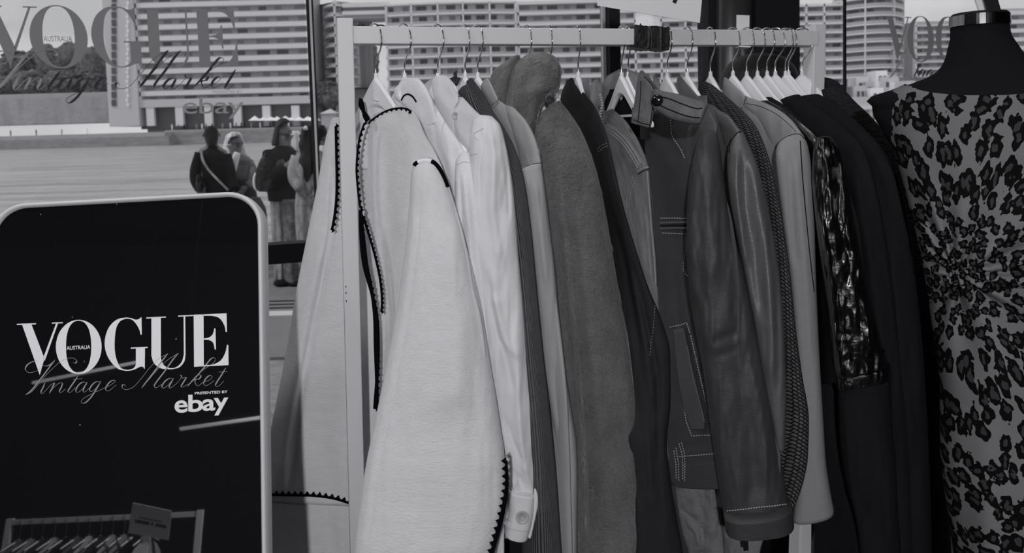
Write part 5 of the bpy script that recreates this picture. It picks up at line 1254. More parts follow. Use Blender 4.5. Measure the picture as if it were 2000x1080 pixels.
seam('seam', [tab], [(1292,189),(1310,194),(1335,204),(1360,212),(1372,211)], stitch_dark, tab, 1.2); seam('seam', [tab], [(1286,204),(1305,213),(1330,223),(1352,229),(1368,230)], stitch_dark, tab, 1.2)
button('button', [tab], 1283.5, 196, 11.5, button_dark, tab, rim=False)
for pl in ([(1252,158),(1250,200),(1246,238)], [(1258,150),(1272,165),(1280,180)], [(1238,234),(1252,240),(1270,244)], [(1276,192),(1272,228),(1268,250)]): seam('seam', [col], pl, stitch_dark, g, 0.9)
S9 = [body, cap, band]
for pl in ([(1310,229),(1311,262),(1316,272),(1330,292),(1338,312)], [(1290,426),(1318,426),(1341,427)], [(1293,455),(1320,456),(1339,457)], [(1340,457),(1340,490),(1335,512),(1334,527),(1341,538),(1354,545)],
           [(1308,639),(1328,635),(1341,630),(1349,655)], [(1349,655),(1362,712),(1374,764),(1384,808),(1390,846),(1388,850)], [(1388,850),(1370,850),(1351,852)], [(1351,852),(1340,822),(1332,772),(1324,722),(1319,690)], [(1326,892),(1350,890),(1400,886)],
           [(1326,866),(1332,886),(1334,910),(1333,940)], [(1331,864),(1337,886),(1338,910),(1337,940)], [(1316,880),(1320,905),(1321,940)], [(1320,874),(1325,902),(1326,940)]):
    dashes('contrast_stitching', S9, pl, stitch, g, 5.2, 0.66, 1.15)
for y in (435, 446): seam('seam', [body], [(1290,y+1),(1318,y),(1342,y)], leather_light, g, 3.4)
seam('seam', [body], [(1290,441),(1318,440.5),(1342,441)], stitch_dark, g, 1.4)
pk = cloth('pocket_welt', [(1315,646,1336,642,1.575,1.56,.004),(1318,680,1343,678,1.575,1.555,.005),(1322,720,1352,720,1.575,1.55,.005),(1332,780,1366,780,1.57,1.545,.005),(1345,825,1376,825,1.57,1.54,.005),(1352,840,1376,838,1.57,1.54,.004)], leather_uvlight, g, hp=10, dz=-0.04, nr=50, nk=60, wr=(0.001,8,4), hollow=False)
seam('seam', [pk], [(1338,650),(1352,730),(1370,800),(1378,836)], leather_light, pk, 1.6)
dashes('contrast_stitching', [slv, cuffb], [(1419,998),(1450,995),(1480,991),(1512,988),(1540,984)], stitch, slv, 5.2, .66, 1.15)
st = V(1447, 1040, 1.5)
MB().beam(V(1446,1022,1.5), V(1450,1048,1.5), .009, .003, Vector((1,0,0))).build('hanging_strap', leather, g)
MB().beam(V(1455,1022,1.52), V(1457,1075,1.52), .010, .003, Vector((1,0,0))).build('hanging_strap', black_wool, g)

# 10 --- satin grey leather jacket
g = garment('jacket', 'satin grey leather jacket with bright sleeve highlights and a zipped cuff', 'jacket', 1500, 1.6)
body = cloth('body', [(1325,200,1392,205,1.70,1.62,.012),(1345,230,1425,232,1.68,1.60,.02),(1365,280,1450,275,1.66,1.58,.022),(1385,380,1470,380,1.65,1.57,.022),(1395,500,1495,500,1.65,1.57,.022),(1400,700,1515,700,1.65,1.57,.022),(1400,900,1525,900,1.65,1.57,.022),(1400,985,1525,985,1.65,1.57,.022)], satin_leather, g, hp=11, creases=[([(1420,330),(1428,380),(1436,420)], 3, -0.005)])
col = cloth('collar', [(1323,151,1330,150,1.66,1.655,.004),(1320,168,1344,166,1.66,1.64,.008),(1318,186,1362,186,1.66,1.62,.010),(1330,202,1378,203,1.65,1.61,.010),(1350,216,1384,214,1.63,1.61,.006)], satin_leather, g, hp=11, dz=-0.01, nr=40, nk=60)
cap = cloth('shoulder_panel', [(1392,212,1402,214,1.57,1.565,.010),(1396,228,1424,226,1.56,1.54,.020),(1404,250,1440,246,1.55,1.53,.024),(1410,276,1448,258,1.545,1.525,.024),(1418,300,1440,272,1.54,1.53,.014)], satin_leather, g, hp=11, dz=-0.006, nr=50)
slv = cloth('sleeve', [(1430,268,1449,254,1.52,1.517,.014),(1422,292,1464,284,1.52,1.512,.026),(1420,330,1480,325,1.518,1.508,.034),(1424,380,1495,378,1.516,1.504,.04),(1434,440,1508,440,1.514,1.50,.042),(1446,500,1518,500,1.512,1.498,.042),(1458,560,1526,560,1.51,1.496,.042),(1470,620,1531,620,1.508,1.494,.042),(1482,690,1534,690,1.506,1.492,.042),(1494,760,1536,760,1.505,1.492,.04),(1506,820,1535,820,1.504,1.492,.036),(1514,870,1534,872,1.504,1.492,.03)], satin_leather, g, hs=11,
    creases=[([(1440,290),(1438,360),(1448,440),(1458,520)], 8.4, 0.0088), ([(1452,300),(1456,400),(1474,500),(1490,620)], 11.2, -0.0080), ([(1470,310),(1482,380),(1494,460),(1503,540),(1507,640),(1507,760)], 11.2, 0.0096), ([(1482,330),(1500,420),(1514,520),(1519,640),(1520,760)], 7.0, -0.0056), ([(1492,330),(1514,450),(1524,560),(1529,700)], 8.4, 0.0048)], wr=(0.003,8,2), nk=150, nr=130)
seam('seam', [cap, slv], [(1424,298),(1428,276),(1438,262),(1448,256)], stitch_dark, g, 1.2)
P = [hit([slv], x, y, 0.0012) for x, y in smooth_path([(1533,762),(1531,800),(1528,840),(1526,868)], 34)]
for i, q in enumerate(P):
    if q: MB().ball(q[0] + Vector((0.0009 if i % 2 else -0.0009, 0, 0)), (0.0016, 0.0012, 0.0009), 6, 5).build('zip_tooth', zip_metal, g)
c = V(1530, 868, 1.475); MB().ball(c, (0.004, 0.003, 0.006), 10, 7).build('zip_slider', zip_metal, slv, smooth=True)
MB().tube([c + Vector((0, -.002, -.004)), c + Vector((0.001, -.003, -.016)), c + Vector((0.0015, -.002, -.022))], [0.0016, 0.0022, 0.001], 8).build('zip_pull', zip_metal, g, smooth=True)

# 11 --- black basket-weave coat
g = garment('coat', 'black basket-weave knitted coat between the satin leather jacket and the grey blazer', 'coat', 1560, 1.66)
cloth('body', [(1366,162,1378,152,1.70,1.69,.008),(1362,178,1400,172,1.70,1.67,.018),(1375,205,1438,205,1.68,1.64,.024),(1400,240,1472,240,1.66,1.62,.026),(1425,290,1496,290,1.64,1.60,.028),(1445,360,1515,360,1.63,1.59,.03),(1465,440,1530,440,1.62,1.58,.03),(1485,540,1544,540,1.61,1.575,.03),(1495,640,1554,640,1.605,1.57,.03),(1500,740,1568,740,1.60,1.568,.03),(1505,820,1580,820,1.60,1.567,.03),(1505,890,1578,890,1.60,1.567,.03),(1505,950,1566,950,1.60,1.567,.026),(1510,1000,1548,995,1.60,1.567,.02)], tweed, g, hp=12, wr=(0.002,8,3), nk=110)

# 12 --- grey blazer
g = garment('blazer', 'light grey wool blazer with set-in sleeve and plain collar', 'blazer', 1600, 1.7)
body = cloth('body', [(1440,200,1500,205,1.72,1.68,.014),(1450,230,1545,240,1.70,1.66,.022),(1470,290,1570,290,1.68,1.64,.024),(1500,400,1580,400,1.66,1.63,.024),(1520,600,1590,600,1.66,1.63,.024),(1530,800,1600,800,1.66,1.63,.024),(1530,1000,1605,1000,1.66,1.63,.024)], blazer, g, hp=13)
col = cloth('collar', [(1413,153,1419,152,1.70,1.695,.005),(1411,168,1434,166,1.70,1.68,.012),(1411,188,1452,184,1.70,1.67,.014),(1420,206,1456,192,1.69,1.67,.012),(1440,216,1452,208,1.68,1.67,.006)], blazer, g, hp=13, dz=-0.01, nr=40, nk=60)
shp = cloth('shoulder_panel', [(1452,188,1462,190,1.665,1.66,.008),(1452,206,1502,204,1.66,1.64,.018),(1470,226,1535,224,1.65,1.63,.022),(1488,250,1556,246,1.645,1.62,.024),(1500,280,1568,268,1.64,1.615,.024),(1508,310,1560,290,1.635,1.62,.016)], blazer, g, hp=13, dz=-0.006, nr=70)
slv = cloth('sleeve', [(1536,262,1568,262,1.605,1.60,.014),(1520,278,1578,285,1.605,1.597,.026),(1514,305,1584,320,1.603,1.594,.03),(1518,350,1588,370,1.60,1.592,.032),(1528,430,1591,440,1.598,1.59,.034),(1540,520,1593,520,1.596,1.588,.034),(1550,620,1597,620,1.594,1.587,.034),(1556,720,1602,720,1.593,1.586,.034),(1560,820,1608,820,1.592,1.585,.034),(1560,900,1613,900,1.592,1.585,.034),(1556,950,1620,950,1.592,1.585,.034),(1548,1013,1629,999,1.592,1.585,.034)], blazer, g, hs=13,
    creases=[([(1540,290),(1545,400),(1556,520)], 8, -0.005), ([(1552,290),(1562,400),(1575,540),(1582,700)], 8, 0.004)], wr=(0.002,6,2), nk=120)
seam('seam', [shp, slv], [(1512,300),(1520,280),(1538,266),(1560,262),(1572,272)], stitch_dark, g, 0.9); seam('seam', [slv], [(1563,275),(1567,340),(1575,430),(1583,510),(1590,570)], stitch_dark, slv, 1.2)
seam('seam', [shp, col], [(1457,190),(1454,200),(1451,214)], stitch_dark, g, 0.9); seam('seam', [shp], [(1458,202),(1485,208),(1515,222),(1540,242),(1555,258)], stitch_dark, g, 0.6)

# pale sliver of a white blouse behind the blazer
g = garment('blouse', 'white satin blouse, a bright sliver between the grey blazer and the patent jacket', 'blouse', 1600, 1.7)
cloth('body', [(1572,400,1590,400,1.72,1.68,.006),(1570,450,1598,450,1.71,1.66,.012),(1575,520,1603,520,1.70,1.65,.012),(1580,600,1607,600,1.70,1.65,.012),(1580,680,1607,680,1.70,1.65,.012),(1580,760,1601,760,1.70,1.65,.01)], felt_band, g, nr=60, nk=60)

# 13 --- black patent leather jacket
g = garment('jacket', 'black patent leather jacket with bright creased sleeve edge and a double-stitched hem', 'jacket', 1680, 1.66)
body = cloth('body', [(1470,200,1500,196,1.78,1.74,.01),(1482,215,1545,222,1.76,1.70,.02),(1500,255,1600,270,1.73,1.66,.024),(1540,340,1640,340,1.70,1.64,.026),(1560,450,1660,450,1.70,1.63,.026),(1570,600,1680,600,1.70,1.63,.026),(1580,745,1700,735,1.70,1.63,.026)], patent, g, hp=14)
slv = cloth('sleeve', [(1596,268,1624,268,1.60,1.597,.016),(1588,290,1640,292,1.60,1.592,.03),(1586,340,1652,345,1.598,1.587,.04),(1590,400,1664,405,1.595,1.582,.046),(1598,470,1676,470,1.592,1.578,.048),(1608,540,1690,540,1.59,1.575,.05),(1618,610,1706,605,1.588,1.572,.05),(1624,670,1720,660,1.586,1.57,.05),(1629,715,1732,700,1.585,1.569,.05),(1632,728,1736,708,1.585,1.569,.05)], patent, g, hs=14,
    creases=[([(1600,400),(1610,450),(1622,520),(1630,590),(1634,680)], 5, 0.012), ([(1612,300),(1618,340),(1626,420)], 4, 0.008), ([(1630,300),(1640,400),(1652,500)], 9, -0.012), ([(1680,560),(1695,620),(1706,680)], 7, 0.008), ([(1640,690),(1660,670),(1680,664)], 5, 0.006), ([(1638,650),(1650,640),(1668,640)], 5, -0.006)], wr=(0.006,14,8), nk=130, nr=130)
cuf = cloth('hem_band', [(1631,727,1738,708,1.582,1.566,.053),(1633,736,1740,717,1.582,1.566,.054),(1634,750,1742,732,1.582,1.566,.053)], patent, g, hs=14, dz=-.004, nr=24, nk=120, wr=(0.003,30,10))
for dy in (0, 9): seam('seam_ridge', [cuf], [(1636,738+dy),(1660,733+dy),(1700,724+dy),(1733,717+dy)], patent, cuf, 2.0)
low = cloth('lower_sleeve', [(1636,750,1740,735,1.59,1.575,.045),(1640,850,1745,850,1.59,1.575,.045),(1646,900,1750,900,1.59,1.575,.045),(1655,950,1752,950,1.59,1.575,.045),(1672,1010,1755,1010,1.59,1.575,.045),(1680,1080,1760,1080,1.59,1.575,.045),(1684,1160,1760,1160,1.59,1.575,.045)], black_wool, g, hs=14, creases=[([(1652,760),(1656,860),(1668,960),(1678,1060)],5,.006)])

# the black coats and jackets that crowd the right end
BL = [('jacket', 'black jacket with open neck under the crowded hangers right of the blazer', 1488, [(1480,192,1508,190,1.79,1.77,.01),(1486,206,1545,214,1.78,1.72,.02),(1500,240,1590,262,1.75,1.67,.024),(1540,320,1640,330,1.72,1.65,.026),(1560,450,1680,450,1.71,1.64,.026),(1580,700,1700,700,1.71,1.64,.026),(1590,1000,1710,1000,1.71,1.64,.026),(1590,1160,1710,1160,1.71,1.64,.026)], black_wool),
      ('coat', 'long smooth black coat behind the patent jacket sleeve', 1507, [(1520,196,1560,184,1.78,1.76,.01),(1530,212,1594,206,1.76,1.71,.02),(1540,230,1640,240,1.73,1.66,.026),(1580,290,1690,295,1.71,1.62,.03),(1620,380,1715,380,1.69,1.61,.032),(1640,500,1735,500,1.68,1.6,.032),(1660,700,1760,700,1.68,1.6,.032),(1670,900,1780,900,1.68,1.6,.032),(1680,1150,1790,1150,1.68,1.6,.032)], black_wool),
      ('coat', 'plain black coat with a soft vertical fold in front of the black boucle coat', 1543, [(1556,190,1600,184,1.79,1.77,.01),(1570,204,1632,202,1.77,1.71,.02),(1580,220,1670,235,1.74,1.66,.028),(1620,270,1722,290,1.71,1.61,.032),(1650,340,1755,350,1.69,1.585,.034),(1680,440,1775,440,1.68,1.57,.036),(1700,560,1790,560,1.68,1.565,.036),(1710,720,1805,720,1.68,1.56,.036),(1720,900,1815,900,1.68,1.56,.036),(1730,1150,1822,1150,1.68,1.56,.036)], black_wool)]
for i, (nm, lb, px, rows, m) in enumerate(BL):
    g = garment(nm, lb, nm, px + 150, 1.68)
    cloth('body', rows, m, g, hp=(15, 16, 18)[i], creases=[([(rows[3][2]-30, 300), (rows[5][2]-35, 500), (rows[-2][2]-30, 900)], 12, 0.01), ([(rows[3][2]-55, 320), (rows[5][2]-60, 500), (rows[-2][2]-55, 900)], 12, -0.01)], wr=(0.004,7,2))
    if i == 0: cloth('collar', [(1472,186,1492,184,1.76,1.755,.005),(1476,196,1502,198,1.76,1.74,.008),(1490,214,1512,216,1.75,1.73,.006)], m, g, hp=15, dz=.02, nr=24, nk=40)
g = garment('coat', 'black boucle wool coat, the last garment on the rail beside the leopard dress', 'coat', 1800, 1.7)
cloth('body', [(1604,176,1640,168,1.80,1.77,.010),(1606,186,1652,178,1.79,1.74,.016),(1614,198,1668,196,1.76,1.70,.028),(1630,220,1700,226,1.73,1.66,.032),(1660,260,1738,272,1.71,1.62,.036),(1700,310,1772,322,1.69,1.59,.038),(1730,370,1795,380,1.68,1.575,.038),(1745,440,1808,440,1.68,1.565,.038),(1750,520,1820,520,1.68,1.56,.038),(1760,600,1830,600,1.68,1.555,.038),(1770,700,1840,700,1.68,1.55,.038),(1780,820,1846,820,1.68,1.55,.038),(1790,950,1852,950,1.68,1.55,.038),(1800,1150,1862,1150,1.68,1.55,.038)], black_boucle, g, hp=20, wr=(0.004,10,3))
cloth('collar', [(1570,156,1586,150,1.82,1.80,.008),(1566,166,1618,152,1.81,1.77,.016),(1580,178,1644,168,1.80,1.75,.018),(1596,200,1652,190,1.77,1.73,.014)], black_boucle, g, hp=20, dz=.035, nr=40, nk=60)

# grey crumpled trousers seen under the leather jacket
g = garment('trousers', 'crumpled grey cotton trousers showing below the hem of the stitched leather jacket', 'trousers', 1380, 1.66)
a = cloth('trouser_leg', [(1312,900,1404,900,1.66,1.60,.02),(1318,940,1400,950,1.66,1.60,.022),(1324,990,1408,990,1.66,1.60,.024),(1334,1040,1412,1040,1.66,1.60,.026),(1348,1090,1416,1090,1.66,1.60,.026),(1352,1170,1420,1170,1.66,1.60,.026)], grey_cotton, g,
    creases=[([(1358,940),(1368,980),(1378,1010)], 4, -0.008), ([(1330,985),(1360,1010),(1385,1020)], 6, -0.008), ([(1340,1000),(1362,1030),(1372,1070)], 6, 0.01), ([(1372,1010),(1372,1060),(1374,1090)], 4, -0.008)], wr=(0.006,12,8))
b = cloth('trouser_leg', [(1392,900,1500,900,1.64,1.58,.02),(1396,960,1505,960,1.64,1.58,.022),(1402,1020,1500,1020,1.64,1.58,.024),(1410,1080,1484,1080,1.64,1.58,.026),(1412,1160,1480,1160,1.64,1.58,.026)], grey_cotton, g,
    creases=[([(1400,950),(1412,975),(1418,985)], 4, -0.008), ([(1412,1000),(1410,1040),(1412,1080)], 4, -0.008)], wr=(0.005,10,6))
# black sheet standing in for the dark inside of the row, behind the garments
g = garment('skirt', 'long black sheet standing in for the dark inside of the row behind the cream cuff and the ribbed cardigan', 'skirt', 1010, 1.6)
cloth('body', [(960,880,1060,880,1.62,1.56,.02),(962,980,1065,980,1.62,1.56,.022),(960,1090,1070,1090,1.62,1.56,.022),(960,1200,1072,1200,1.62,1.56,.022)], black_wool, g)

# ------------------------------------------------------------------ mannequin and leopard dress
MZ = 1.36
mc = V(1918, 200, MZ); mscale = MZ / F
man = thing('mannequin', 'black jersey dress form with a metal neck band at the right edge of the picture', 'mannequin', (mc.x, mc.y, 0))
def ell(cx, y, hw, dep, n=64, p=1.0, zs=0.0, fwd=0.0, Z=MZ):
    """ring around an upright axis: centre pixel cx, row y, half width in pixels, half depth in metres"""
    c = V(cx, y, Z + fwd); r = hw / F * Z; out = []
    vx = Vector((1, 0, 0)); 
    vd = Vector((c.x, c.y, 0)).normalized(); vx = Vector((vd.y, -vd.x, 0))
    for i in range(n):
        a = 2*PI*i/n; co, si = math.cos(a), math.sin(a)
        q = c + vx * r * math.copysign(abs(co)**p, co) - vd * dep * math.copysign(abs(si)**p, si)
        q.z += zs * co
        out.append(q)
    return out
rings = []
NR = [(1913,52,50,.046),(1914,66,50,.046),(1916,80,54,.048),(1919,95,60,.05),(1922,110,66,.054),(1926,125,76,.058),(1930,138,90,.064),(1934,150,118,.07),(1937,160,150,.076),(1940,170,188,.082),(1941,178,216,.086),(1941,190,227,.088),(1940,214,224,.09),(1938,240,210,.092),(1938,275,190,.095),(1936,320,158,.10),(1934,400,124,.10),(1932,515,100,.09),(1934,600,90,.09),(1938,720,78,.10),(1944,900,78,.11),(1950,1080,66,.11),(1952,1200,60,.11)]
R = np.array(NR, float); Q = pchip(R[:, 1], R, np.linspace(52, 1200, 110))
rings = [ell(q[0], q[1], q[2]*0.955 if q[1] > 190 else q[2], q[3]) for q in Q]
mb = MB(); mb.rings(rings[::-1]); torso = mb.build('torso', mannequin_mat, man, smooth=True)
# neck band and strap above
rs = [ell(1913, y, hw, d) for y, hw, d in ((52, 51, .048), (51.5, 52.5, .0495), (31, 51.5, .0485), (30.5, 50, .047))]
mb = MB(); mb.rings(rs[::-1]); mb.build('neck_band', band_metal, man, smooth=False)
for p in man.children[-1].data.polygons: p.use_smooth = len(p.vertices) == 4
c = V(1913, 30, MZ); mb = MB(); mb.tube([c, c + Vector((0, 0, 0.004))], [0.046, 0.042], 40).build('neck_cap', band_black, man)
a = V(1944, 32, MZ - 0.045); b = V(1918, -60, MZ + 0.0)
MB().beam(a, b, 0.0225, 0.004, Vector((1, 0, 0))).build('lifting_strap', band_black, man)
a = V(1925, 30, MZ - 0.03); b = V(1893, -60, MZ + 0.01)
MB().beam(a, b, 0.018, 0.004, Vector((1, 0, 0))).build('lifting_strap', sign_frame_mat, man)
p0 = V(1934, 900, MZ); MB().tube([(p0.x, p0.y, 0.03), (p0.x, p0.y, p0.z)], 0.014, 16).build('stand_pole', band_black, man)
MB().tube([(p0.x, p0.y, 0.0), (p0.x, p0.y, 0.025)], [0.17, 0.16], 40).build('stand_base', band_black, man)

dress = thing('dress', 'sleeveless leopard print dress with a gathered twist at the waist, on the black mannequin', 'dress', (mc.x, mc.y, 0.3))
DL = [(158,1786),(168,1762),(180,1750),(200,1745),(230,1748),(262,1756),(300,1768),(340,1779),(380,1788),(420,1797),(470,1808),(515,1816),(560,1824),(600,1829),(650,1836),(700,1844),(760,1850),(830,1849),(900,1850),(960,1856),(1020,1864),(1080,1872),(1160,1880)]
DR = [(158,2092),(180,2120),(200,2130),(262,2120),(340,2096),(420,2070),(515,2050),(600,2050),(700,2050),(830,2052),(960,2056),(1160,2070)]
ys = np.concatenate([np.linspace(158, 330, 70), np.linspace(332, 1160, 190)])
# neckline height as a function of column: front is scooped, the strap reaches the shoulder
def neck_y(px): 
    return np.interp(px, [1745,1770,1786,1800,1815,1840,1870,1900,1960,2010,2050,2080,2095,2110], [188,168,157,163,173,180,185,188,190,187,178,165,158,175])
n = 220; V_ = []; UVs = []
ph = np.linspace(-0.02*PI, 1.02*PI, n)   # front half; then back half added
phb = np.linspace(1.02*PI, 1.98*PI, 80)[1:-1]
phs = np.concatenate([ph, phb])
twx, twy = 1880.0, 516.0
vx = None
rows_ = []
for y in ys:
    xl = np.interp(y, [a for a, b in DL], [b for a, b in DL]); xr = np.interp(y, [a for a, b in DR], [b for a, b in DR])
    cx = (xl+xr)/2; hw = (xr-xl)/2; dep = np.interp(y, [158,200,300,400,515,600,720,900,1160], [.09,.104,.118,.122,.112,.116,.132,.142,.145])
    px = cx - hw*np.cos(phs); front = np.sin(phs) >= 0
    yt = np.maximum(y, np.where(front, neck_y(px), 165))
    # front rows just under the neckline are squeezed below it
    r = hw / F * MZ; c = at(cx, 0*phs + yt, MZ)
    vd = np.array([mc.x, mc.y]); vd = vd / np.linalg.norm(vd); vxx = np.array([vd[1], -vd[0]])
    P = c.copy(); P[:, 0] += -np.cos(phs)*r*vxx[0] - vd[0]*dep*np.sin(phs); P[:, 1] += -np.cos(phs)*r*vxx[1] - vd[1]*dep*np.sin(phs)
    # radiating gathers around the twist
    dx = px - twx; dy = yt - twy; rad = np.hypot(dx, dy); ang = np.arctan2(dy, dx)
    amp = 0.010 * np.exp(-(rad/150.0)**2) * (1 - np.exp(-(rad/9.0)**2)) + 0.003*np.exp(-(rad/330.0)**2)
    fold = amp * np.sin(ang*13 + 2*np.sin(ang*3)) - 0.014*np.exp(-(rad/14)**2) + 0.006*np.exp(-(rad/60)**2)
    fold += 0.003*vnoise(px*0.02, yt*0.006, px*0+3) + 0.004*np.where(yt > 620, 1, 0)*np.sin(px*0.09 + yt*0.004)*np.clip((yt-620)/300, 0, 1)
    fold = fold * np.clip(np.sin(phs), 0, 1)
    P[:, 0] -= vd[0]*fold; P[:, 1] -= vd[1]*fold
    rows_.append(P)
    # fabric coordinates, pulled towards the twist
    k = 1.0 + 0.9*np.exp(-(rad/170.0)**2)
    uu = np.where(front, (twx + dx*k) / F * MZ, phs*0.12 + 5); vv = (twy + dy*k) / F * MZ
    UVs.append(np.stack([uu*1.0, vv], 1))
G = np.array(rows_); m_, k_ = G.shape[:2]
i = np.arange(m_-1)[:, None]; j = np.arange(k_)[None, :]
fs = np.stack([i*k_+j, i*k_+(j+1) % k_, (i+1)*k_+(j+1) % k_, (i+1)*k_+j], -1).reshape(-1, 4)
Gf = G.reshape(-1, 3)
keep = [tuple(f) for f in fs.tolist() if np.linalg.norm(Gf[f[0]]-Gf[f[3]]) > 1e-5 or np.linalg.norm(Gf[f[1]]-Gf[f[2]]) > 1e-5]
o = mk('bodice_and_skirt', Gf, keep, leo, dress, uv=np.concatenate(UVs, 0))
SURF['dress'] = BVHTree.FromPolygons(Gf.tolist(), keep)
so = o.modifiers.new('cloth_thickness', 'SOLIDIFY'); so.thickness = 0.0012
seam('side_piping', ['dress'], [(1750,258),(1758,300),(1770,340),(1786,382)], cream_seam, dress, 1.0)

# the dark haired person standing behind the rail
pz = 2.15
hc = V(1492, 158, pz)
per = thing('person', 'person with smooth dark hair behind the rail, only the head showing under the hooks', 'person', (hc.x, hc.y, 0))
r = 66 / F * pz
mb = MB(); rg = []
for z, k, dx in ((0.112,.05,0),(0.108,.3,0),(0.095,.58,0),(0.07,.8,0),(0.04,.93,0),(0,1.0,0),(-0.05,.98,0),(-0.10,.86,0),(-0.14,.66,0),(-.17,.5,0),(-.2,.5,0),(-.24,.62,0),(-.27,1.2,0),(-.31,1.9,0),(-.36,2.2,0),(-.5,2.2,0),(-.75,1.9,0),(-.9,2.0,0),(-1.1,1.9,0),(-1.38,1.2,0)):
    rg.append([(hc.x + 0.088*k*math.cos(a)*(1.0), hc.y + 0.1*k*math.sin(a)*(1 if k <= 1 else .62), hc.z - 0.02 + z) for a in np.linspace(0, 2*PI, 28, endpoint=False)])
mb.rings(rg); mb.build('body', cloth_black, per, smooth=True)
mb = MB(); rg = []
for y, xl, xr, d in ((104,1472,1494,.02),(107,1454,1512,.06),(114,1438,1528,.09),(124,1425,1540,.105),(136,1416,1550,.11),(150,1410,1556,.11),(170,1410,1556,.11),(195,1416,1550,.10),(230,1428,1540,.08)):
    a_ = V(xl, y, pz); b_ = V(xr, y, pz); c_ = (a_+b_)/2; h_ = (b_-a_)/2; rg.append([c_ + h_*math.cos(t) + Vector((0, -d*math.sin(t), 0)) for t in np.linspace(0, 2*PI, 40, endpoint=False)])
mb.rings(rg); hair = mb.build('hair', hair_brown, per, smooth=True)

# ------------------------------------------------------------------ people on the quay
def skin_body(name, joints, edges, mat_, parent, extra=None):
    """one continuous body grown over a skeleton of joints (pixel x, pixel y, depth, radius in m)"""
    names = list(joints); base = np.array(parent_world(parent))
    pts = [np.array(at(joints[n][0], joints[n][1], joints[n][2])) - base for n in names]
    me = bpy.data.meshes.new(name); me.from_pydata([p.tolist() for p in pts], [(names.index(a), names.index(b)) for a, b in edges], [])
    o = bpy.data.objects.new(name, me); COL.objects.link(o); o.parent = parent
    sk = o.modifiers.new('skin', 'SKIN'); sk.use_smooth_shade = True
    for i, n in enumerate(names):
        r = joints[n][3]; me.skin_vertices[0].data[i].radius = (r, r)
        me.skin_vertices[0].data[i].use_root = (n == 'pelvis')
    sb = o.modifiers.new('round', 'SUBSURF'); sb.levels = 1; sb.render_levels = 1
    bpy.context.view_layer.update()
    dg = bpy.context.evaluated_depsgraph_get(); me2 = bpy.data.meshes.new_from_object(o.evaluated_get(dg))
    o.modifiers.clear(); o.data = me2; me2.materials.clear(); me2.materials.append(mat_)
    return o
